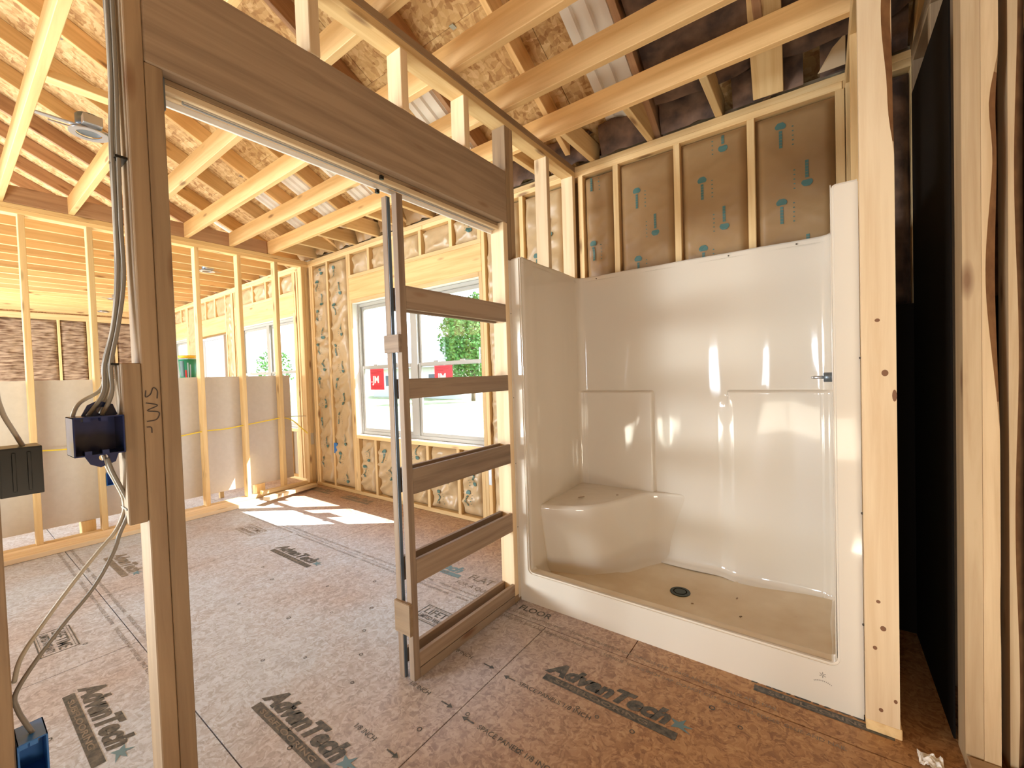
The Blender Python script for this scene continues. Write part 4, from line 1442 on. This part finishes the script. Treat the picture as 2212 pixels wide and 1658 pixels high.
label_patch('label', -78, -40, 1.37, 1.54, GREEND)
label_patch('label', -36, -26, 1.36, 1.44, RED)
label_patch('label', -20, -12, 1.36, 1.52, BLUEP)
label_patch('label', -4, 4, 1.36, 1.50, BLUEP)
stand = empty('work_stand', (-5.62, -1.1, 0))
tag(stand, 'plain wooden work stand holding the green tub behind the drywall', 'stand')
board('stand_top', -5.82, -5.42, -1.35, -0.85, 1.295, 1.318, LUM, stand)
for sx in (-5.80, -5.48):
    for sy in (-1.33, -0.91):
        board('leg', sx, sx + 0.04, sy, sy + 0.04, 0, 1.294, LUM, stand)

# ------------------------------------------------------------------ cables
def nm_cable(name, pts, mat, label, r=0.0045, group=None, flat=1.2):
    o = tube(name, pts, r, mat, None, 8, 8, flat)
    tag(o, label, 'cable', group)
    return o


xc_ = -1.452
base = [(-2.444, 2.75), (-2.441, 2.40), (-2.441, 2.10), (-2.444, 1.90), (-2.447, 1.70), (-2.447, 1.56), (-2.462, 1.44), (-2.480, 1.34)]
G = 'cables stapled down the door post'
for k, (dx, dy, mat, end, lb) in enumerate([
        (0.000, -0.004, CABLE, [(-2.492, 1.27), (-2.515, 1.215)], 'pale cable in the bundle on the door post, ending in the blue box front centre'),
        (0.014, -0.011, CABLEG, [(-2.500, 1.27), (-2.530, 1.215)], 'grey cable in the bundle on the door post, leftmost entering the blue box'),
        (-0.014, -0.008, CABLE, [(-2.498, 1.28), (-2.540, 1.245), (-2.556, 1.20)], 'pale thin cable curling left over the far corner of the blue box'),
        (-0.026, -0.006, CABLEG, [(-2.488, 1.27), (-2.500, 1.215)], 'grey cable in the bundle on the door post, rearmost entering the blue box'),
        (0.026, -0.005, CABLEG, [(-2.486, 1.27), (-2.506, 1.215)], 'grey cable in the bundle on the door post, nearest the camera')]):
    pts = [(xc_ + dx, y + dy - (0.003 if i % 2 and k % 2 else 0), z) for i, (y, z) in enumerate(base)] + [(xc_ + dx, y, z) for y, z in end]
    nm_cable('electrical_cable', pts, mat, lb)
st_ = boxes('cable_staple', [(xc_ - 0.03, xc_ + 0.032, -2.4865, -2.4715, 1.338, 1.343)], BLACKBOX)
tag(st_, 'black staple holding the cable bundle above the blue box', 'staple')
st_ = boxes('cable_staple', [(xc_ - 0.03, xc_ + 0.032, -2.458, -2.434, 1.86, 1.866)], BLACKBOX)
tag(st_, 'black staple holding the cable bundle high on the door post', 'staple')
low = [(-2.505, 1.115), (-2.497, 1.08), (-2.484, 1.04), (-2.472, 1.00), (-2.472, 0.965), (-2.490, 0.92)]
nm_cable('electrical_cable', [(-1.445, y, z) for y, z in low] + [(-1.445, -2.522, 0.881), (-1.445, -2.568, 0.822), (-1.445, -2.615, 0.755), (-1.445, -2.655, 0.69), (-1.445, -2.668, 0.64)], CABLE,
         'pale upper one of two cables sagging from the blue box to the left stud')
nm_cable('electrical_cable', [(-1.428, y + 0.004, z - 0.006) for y, z in low] + [(-1.428, -2.500, 0.87), (-1.428, -2.538, 0.80), (-1.428, -2.592, 0.735), (-1.428, -2.640, 0.67), (-1.428, -2.668, 0.62), (-1.428, -2.666, 0.585), (-1.428, -2.655, 0.545), (-1.428, -2.640, 0.50)], CABLEG,
         'grey cable sagging from the blue box and on into the lower blue box')
st_ = boxes('cable_staple', [(-1.465, -1.41, -2.474, -2.458, 0.972, 0.977)], BLACKBOX)
tag(st_, 'small staple holding the two lower cables to the door post', 'staple')
nm_cable('electrical_cable', [(-1.44, -2.668, 1.50), (-1.44, -2.668, 1.30), (-1.44, -2.662, 1.24), (-1.44, -2.648, 1.195), (-1.44, -2.632, 1.15)], CABLE,
         'pale cable running down the left edge into the black box')


# ------------------------------------------------------------------ electrical boxes
def ebox(name, y0, y1, z0, z1, x0, x1, mat, label, ears=True, inner=True, lid=False):
    t = empty(name, ((x0 + x1) / 2, (y0 + y1) / 2, z0))
    tag(t, label, 'electrical box')
    w = 0.003
    boxes('box_shell', [(x0, x1, y0, y0 + w, z0, z1), (x0, x1, y1 - w, y1, z0, z1), (x0, x1, y0, y1, z0, z0 + w), (x0, x1, y0, y1, z1 - w, z1), (x0, x0 + w, y0, y1, z0, z1)], mat, t, bev=0.0008)
    if lid:
        boxes('box_cover', [(x1 - 0.004, x1 + 0.001, y0 + 0.002, y1 - 0.002, z0 + 0.002, z1 - 0.002), (x1 + 0.001, x1 + 0.003, y0 + 0.018, y0 + 0.024, z0 + 0.01, z1 - 0.01), (x1 + 0.001, x1 + 0.003, y0 + 0.040, y0 + 0.046, z0 + 0.01, z1 - 0.01)], mat, t, bev=0.001)
    if inner:
        m = (y0 + y1) / 2
        for (ya, yb) in ((y0 + 0.018, y0 + 0.030), (y1 - 0.042, y1 - 0.030)):
            for (za, zb) in ((z0 + 0.003, z0 + 0.012), (z1 - 0.012, z1 - 0.003)):
                boxes('screw_boss', [(x1 - 0.03, x1 - 0.001, ya, yb, za, zb)], mat, t)
    if ears:
        # angled nailing lugs with a round hole at top and bottom
        for s, zz in ((1, z1), (-1, z0)):
            v = [(-0.0, 0.0), (0.012, 0.026), (0.030, 0.036), (0.058, 0.026), (0.066, 0.0)]
            n = 14
            cy, cz, rr = 0.036, 0.012, 0.0085
            bmx = bmesh.new()
            ov = [bmx.verts.new((0, y1 - 0.068 + a, zz + s * b)) for a, b in v]
            iv = [bmx.verts.new((0, y1 - 0.068 + cy + rr * math.cos(2 * math.pi * k / n), zz + s * (cz + rr * math.sin(2 * math.pi * k / n)))) for k in range(n)]
            eo = [bmx.edges.new((ov[i], ov[(i + 1) % len(ov)])) for i in range(len(ov))]
            ei = [bmx.edges.new((iv[i], iv[(i + 1) % n])) for i in range(n)]
            bmesh.ops.triangle_fill(bmx, use_beauty=True, edges=eo + ei)
            r_ = bmesh.ops.extrude_face_region(bmx, geom=bmx.faces[:])
            bmesh.ops.translate(bmx, vec=(0.004, 0, 0), verts=[g for g in r_['geom'] if isinstance(g, bmesh.types.BMVert)])
            bmesh.ops.recalc_face_normals(bmx, faces=bmx.faces)
            me = bpy.data.meshes.new('nailing_lug'); bmx.to_mesh(me); bmx.free()
            mk('nailing_lug', me, mat, t, Matrix.Translation((x0 + 0.03, 0, 0)))
    return t


ebox('electrical_box', -2.563, -2.473, 1.122, 1.215, -1.475, -1.388, BLUEBOX, 'dark blue two-gang box with round lug holes on the door post block')
ebox('electrical_box', -2.674, -2.611, 1.056, 1.160, -1.475, -1.392, BLACKBOX, 'black single box at the left edge of the picture', ears=False, inner=False, lid=True)
ebox('electrical_box', -2.672, -2.627, 0.425, 0.522, -1.475, -1.395, BLUEBOXL, 'bright blue outlet box low on the leftmost stud', ears=False)
ebox('electrical_box', -1.890, -1.840, 0.420, 0.527, -5.13, -5.055, BLUEBOXL, 'small blue outlet box low on the far partition in front of the drywall', ears=False, inner=False)
t = empty('electrical_box', (-4.60, -0.01, 0.45))
tag(t, 'small blue outlet box on the insulated window wall near the corner', 'electrical box')
boxes('box_shell', [(-4.62, -4.60, -0.012, 0.05, 0.43, 0.54), (-4.60, -4.56, -0.012, -0.006, 0.43, 0.54), (-4.56, -4.555, -0.012, 0.05, 0.43, 0.54), (-4.62, -4.555, -0.012, 0.05, 0.425, 0.43), (-4.62, -4.555, -0.012, 0.05, 0.54, 0.545)], BLUEBOXL, t)
# far yellow and white cables
nm_cable('yellow_cable', [(-5.10, -3.9, 0.80), (-5.10, -2.6, 0.80), (-5.10, -2.31, 0.79), (-5.105, -2.1, 0.775), (-5.10, -1.91, 0.79), (-5.105, -1.5, 0.765), (-5.10, -1.14, 0.80), (-5.105, -0.95, 0.80), (-5.10, -0.75, 0.82), (-5.105, -0.55, 0.84), (-5.10, -0.37, 0.86)],
         CABLEY, 'yellow cable threaded through the far partition studs in front of the drywall', 0.006, None, 1.4)
nm_cable('yellow_cable', [(-5.10, -0.35, 0.86), (-5.10, -0.25, 0.82), (-5.09, -0.15, 0.72), (-5.075, -0.06, 0.62)], CABLEY, 'short yellow cable slanting down to the corner stud nail plate', 0.006, None, 1.4)
nm_cable('white_cable', [(-5.11, -0.35, 0.865), (-5.11, -0.2, 0.86), (-5.10, -0.06, 0.85)], CABLE, 'short white cable running level into the corner stud', 0.005, None, 1.4)
np_ = boxes('nail_plate', [(XP + 0.0, XP + 0.002, -0.05, -0.012, 0.50, 0.64)], METAL)
tag(np_, 'steel nail plate on the bedroom corner stud beside the yellow cable', 'nail plate')
np_ = boxes('nail_plate', [(-2.288, -2.258, -0.002, 0.0, 0.35, 0.50)], METAL)
tag(np_, 'grey steel nail plate low on the stud right of the bedroom window', 'nail plate')

# ------------------------------------------------------------------ recessed ceiling lights
def can(x, y, z, label, tilt=0.0):
    t = empty('recessed_light', (x, y, z))
    tag(t, label, 'recessed light', None)
    ri = ring_mesh(0.055, 0.085, 28)
    me = ri
    o = mk('trim_ring', me, METAL, t, Matrix.Translation((x, y, z)) @ Matrix.Rotation(tilt, 4, 'X'))
    so = o.modifiers.new('thick', 'SOLIDIFY'); so.thickness = 0.006
    cyl('housing', (x, y, z + 0.05), 0.056, 0.09, (0, 0, 1), METALD, t, seg=24, bev=0.003)
    boxes('wiring_box', [(x + 0.06, x + 0.12, y - 0.04, y + 0.04, z + 0.01, z + 0.06)], METAL, t, bev=0.002)
    boxes('hanger_bar', [(x - 0.004, x + 0.004, y - 0.16, y + 0.16, z + 0.006, z + 0.012)], METAL, t)


can(-3.36, -2.17, ZT - 0.004, 'round galvanised light housing between the bedroom joists near the top left')
can(-6.36, -0.62, ZT - 0.006, 'recessed light housing in the far room, nearest the far partition')
can(-9.42, -0.94, ZT - 0.006, 'recessed light housing deep in the far room, nearer of the two small ones')
can(-11.1, -0.78, ZT - 0.006, 'recessed light housing deepest in the far room by the end wall')

# ------------------------------------------------------------------ loose lumber on the bedroom floor
o = board('loose_board', XP + 0.003, XP + 0.092, -3.9, -0.93, 0.001, 0.039, LUMP)
tag(o, 'long pale board lying on the floor along the far partition', 'lumber')
o = board('loose_board', XP + 0.10, XP + 0.24, -3.9, -0.95, 0.001, 0.039, LUMP)
tag(o, 'wide pale board lying on the floor just in front of the long one', 'lumber')
o = beam('loose_board', (-4.66, -0.76, 0.075), (-4.93, -0.10, 0.03), 0.089, 0.038, LUMP, None)
tag(o, 'short pale offcut lying across the sunlit floor near the bedroom corner', 'lumber')
o = beam('loose_board', (-5.02, -0.66, 0.06), (-5.02, -0.14, 0.06), 0.05, 0.038, LUM, None)
tag(o, 'brown offcut lying on the bottom plate in the bedroom corner', 'lumber')

# crumpled clear plastic scrap near the stub wall
v, f = [], []
n = 12
for j in range(n + 1):
    for i in range(n + 1):
        x = 0.235 + 0.06 * i / n; y = -0.945 + 0.05 * j / n
        v.append((x, y, 0.002 + abs(noise.noise(Vector((x * 60, y * 60, 0)))) * 0.03))
for j in range(n):
    for i in range(n):
        f.append((j * (n + 1) + i, j * (n + 1) + i + 1, (j + 1) * (n + 1) + i + 1, (j + 1) * (n + 1) + i))
o = pydata('plastic_scrap', v, f, BAFFLE)
tag(o, 'crumpled pale plastic scrap on the floor by the dark closet gap', 'debris')

# ------------------------------------------------------------------ outdoors
yd = struct('lawn', (0, 20, -0.7), 'lawn and bare soil behind the house')
v = []
N = 24
for j in range(N + 1):
    for i in range(N + 1):
        x = -90 + 110 * i / N; y = 0.5 + 90 * j / N
        v.append((x, y, -0.65 + 0.0 * y + 0.25 * noise.noise(Vector((x * 0.1, y * 0.1, 0)))))
f = [(j * (N + 1) + i, j * (N + 1) + i + 1, (j + 1) * (N + 1) + i + 1, (j + 1) * (N + 1) + i) for j in range(N) for i in range(N)]
pydata('ground', v, f, GRASS, yd, smooth=True)


def tree(name, x, y, z0, h, r, nleaf, label, leafmat=LEAF, seed=1):
    rr = random.Random(seed)
    t = empty(name, (x, y, z0))
    tag(t, label, 'tree', 'garden trees' if False else None)
    tube('trunk', [(x, y, z0), (x + 0.1, y, z0 + h * 0.3), (x, y + 0.1, z0 + h * 0.7)], 0.16, BARK, t, 5, 8)
    v, f = [], []
    for k in range(nleaf):
        # points in several overlapping blobs
        while True:
            p = Vector((rr.uniform(-1, 1), rr.uniform(-1, 1), rr.uniform(-1, 1)))
            if p.length < 1 and p.length > 0.45 + 0.2 * rr.random():
                break
        wob = 1 + 0.25 * noise.noise(p * 2.2 + Vector((seed, 0, 0)))
        c = Vector((x, y, z0 + h * 0.6)) + Vector((p.x * r, p.y * r, p.z * h * 0.42)) * wob
        s = rr.uniform(0.08, 0.17)
        a = Vector((rr.uniform(-1, 1), rr.uniform(-1, 1), rr.uniform(-1, 1))).normalized()
        b = a.orthogonal().normalized()
        n_ = len(v)
        v += [c + a * s, c + b * s * 0.6, c - a * s, c - b * s * 0.6]
        f.append((n_, n_ + 1, n_ + 2, n_ + 3))
    o = pydata('crown', v, f, leafmat, t)
    o['kind'] = 'stuff'
    return t


tree('leafy_tree', -20.6, 20.5, -0.6, 7.6, 2.2, 9000, 'leafy green tree outside, right pane of the bedroom window')
tree('bare_tree', -41, 16, -0.6, 5.0, 1.5, 700, 'thin distant tree seen through the far room window', seed=5)
hs = empty('neighbour_house', (-30, 24, -0.6))
tag(hs, 'pale neighbouring house with grey roof behind the leafy tree', 'house')
boxes('wall', [(-36, -24.0, 23, 31, -0.7, 2.1)], SIDING, hs)
pydata('roof', [(-36.5, 22.5, 2.1), (-23.5, 22.5, 2.1), (-23.5, 31.5, 2.1), (-36.5, 31.5, 2.1), (-35, 27, 4.6), (-25.5, 27, 4.6)],
       [(0, 1, 5, 4), (2, 3, 4, 5), (1, 2, 5), (3, 0, 4), (3, 2, 1, 0)], ROOFG, hs)
for x in (-34, -32, -30, -28, -25.8):
    w_ = boxes('window', [(x, x + 1.0, 22.94, 23.02, 0.4, 1.6)], WHITE, hs)
    boxes('pane', [(x + 0.1, x + 0.9, 22.92, 22.95, 0.5, 1.5)], DARKGL, w_)

# repeats share a group
GR = {'cable': 'electrical cables in the stud walls', 'electrical box': 'electrical boxes on the studs', 'recessed light': 'recessed light housings between the joists',
      'staple': 'cable staples', 'lumber': 'loose boards on the bedroom floor', 'wood block': 'blocks under the drywall', 'nail plate': 'steel nail plates', 'debris': 'bits of debris', 'tree': 'trees outside'}
for o in bpy.data.objects:
    if o.parent is None and o.get('category') in GR and 'group' not in o:
        o['group'] = GR[o['category']]
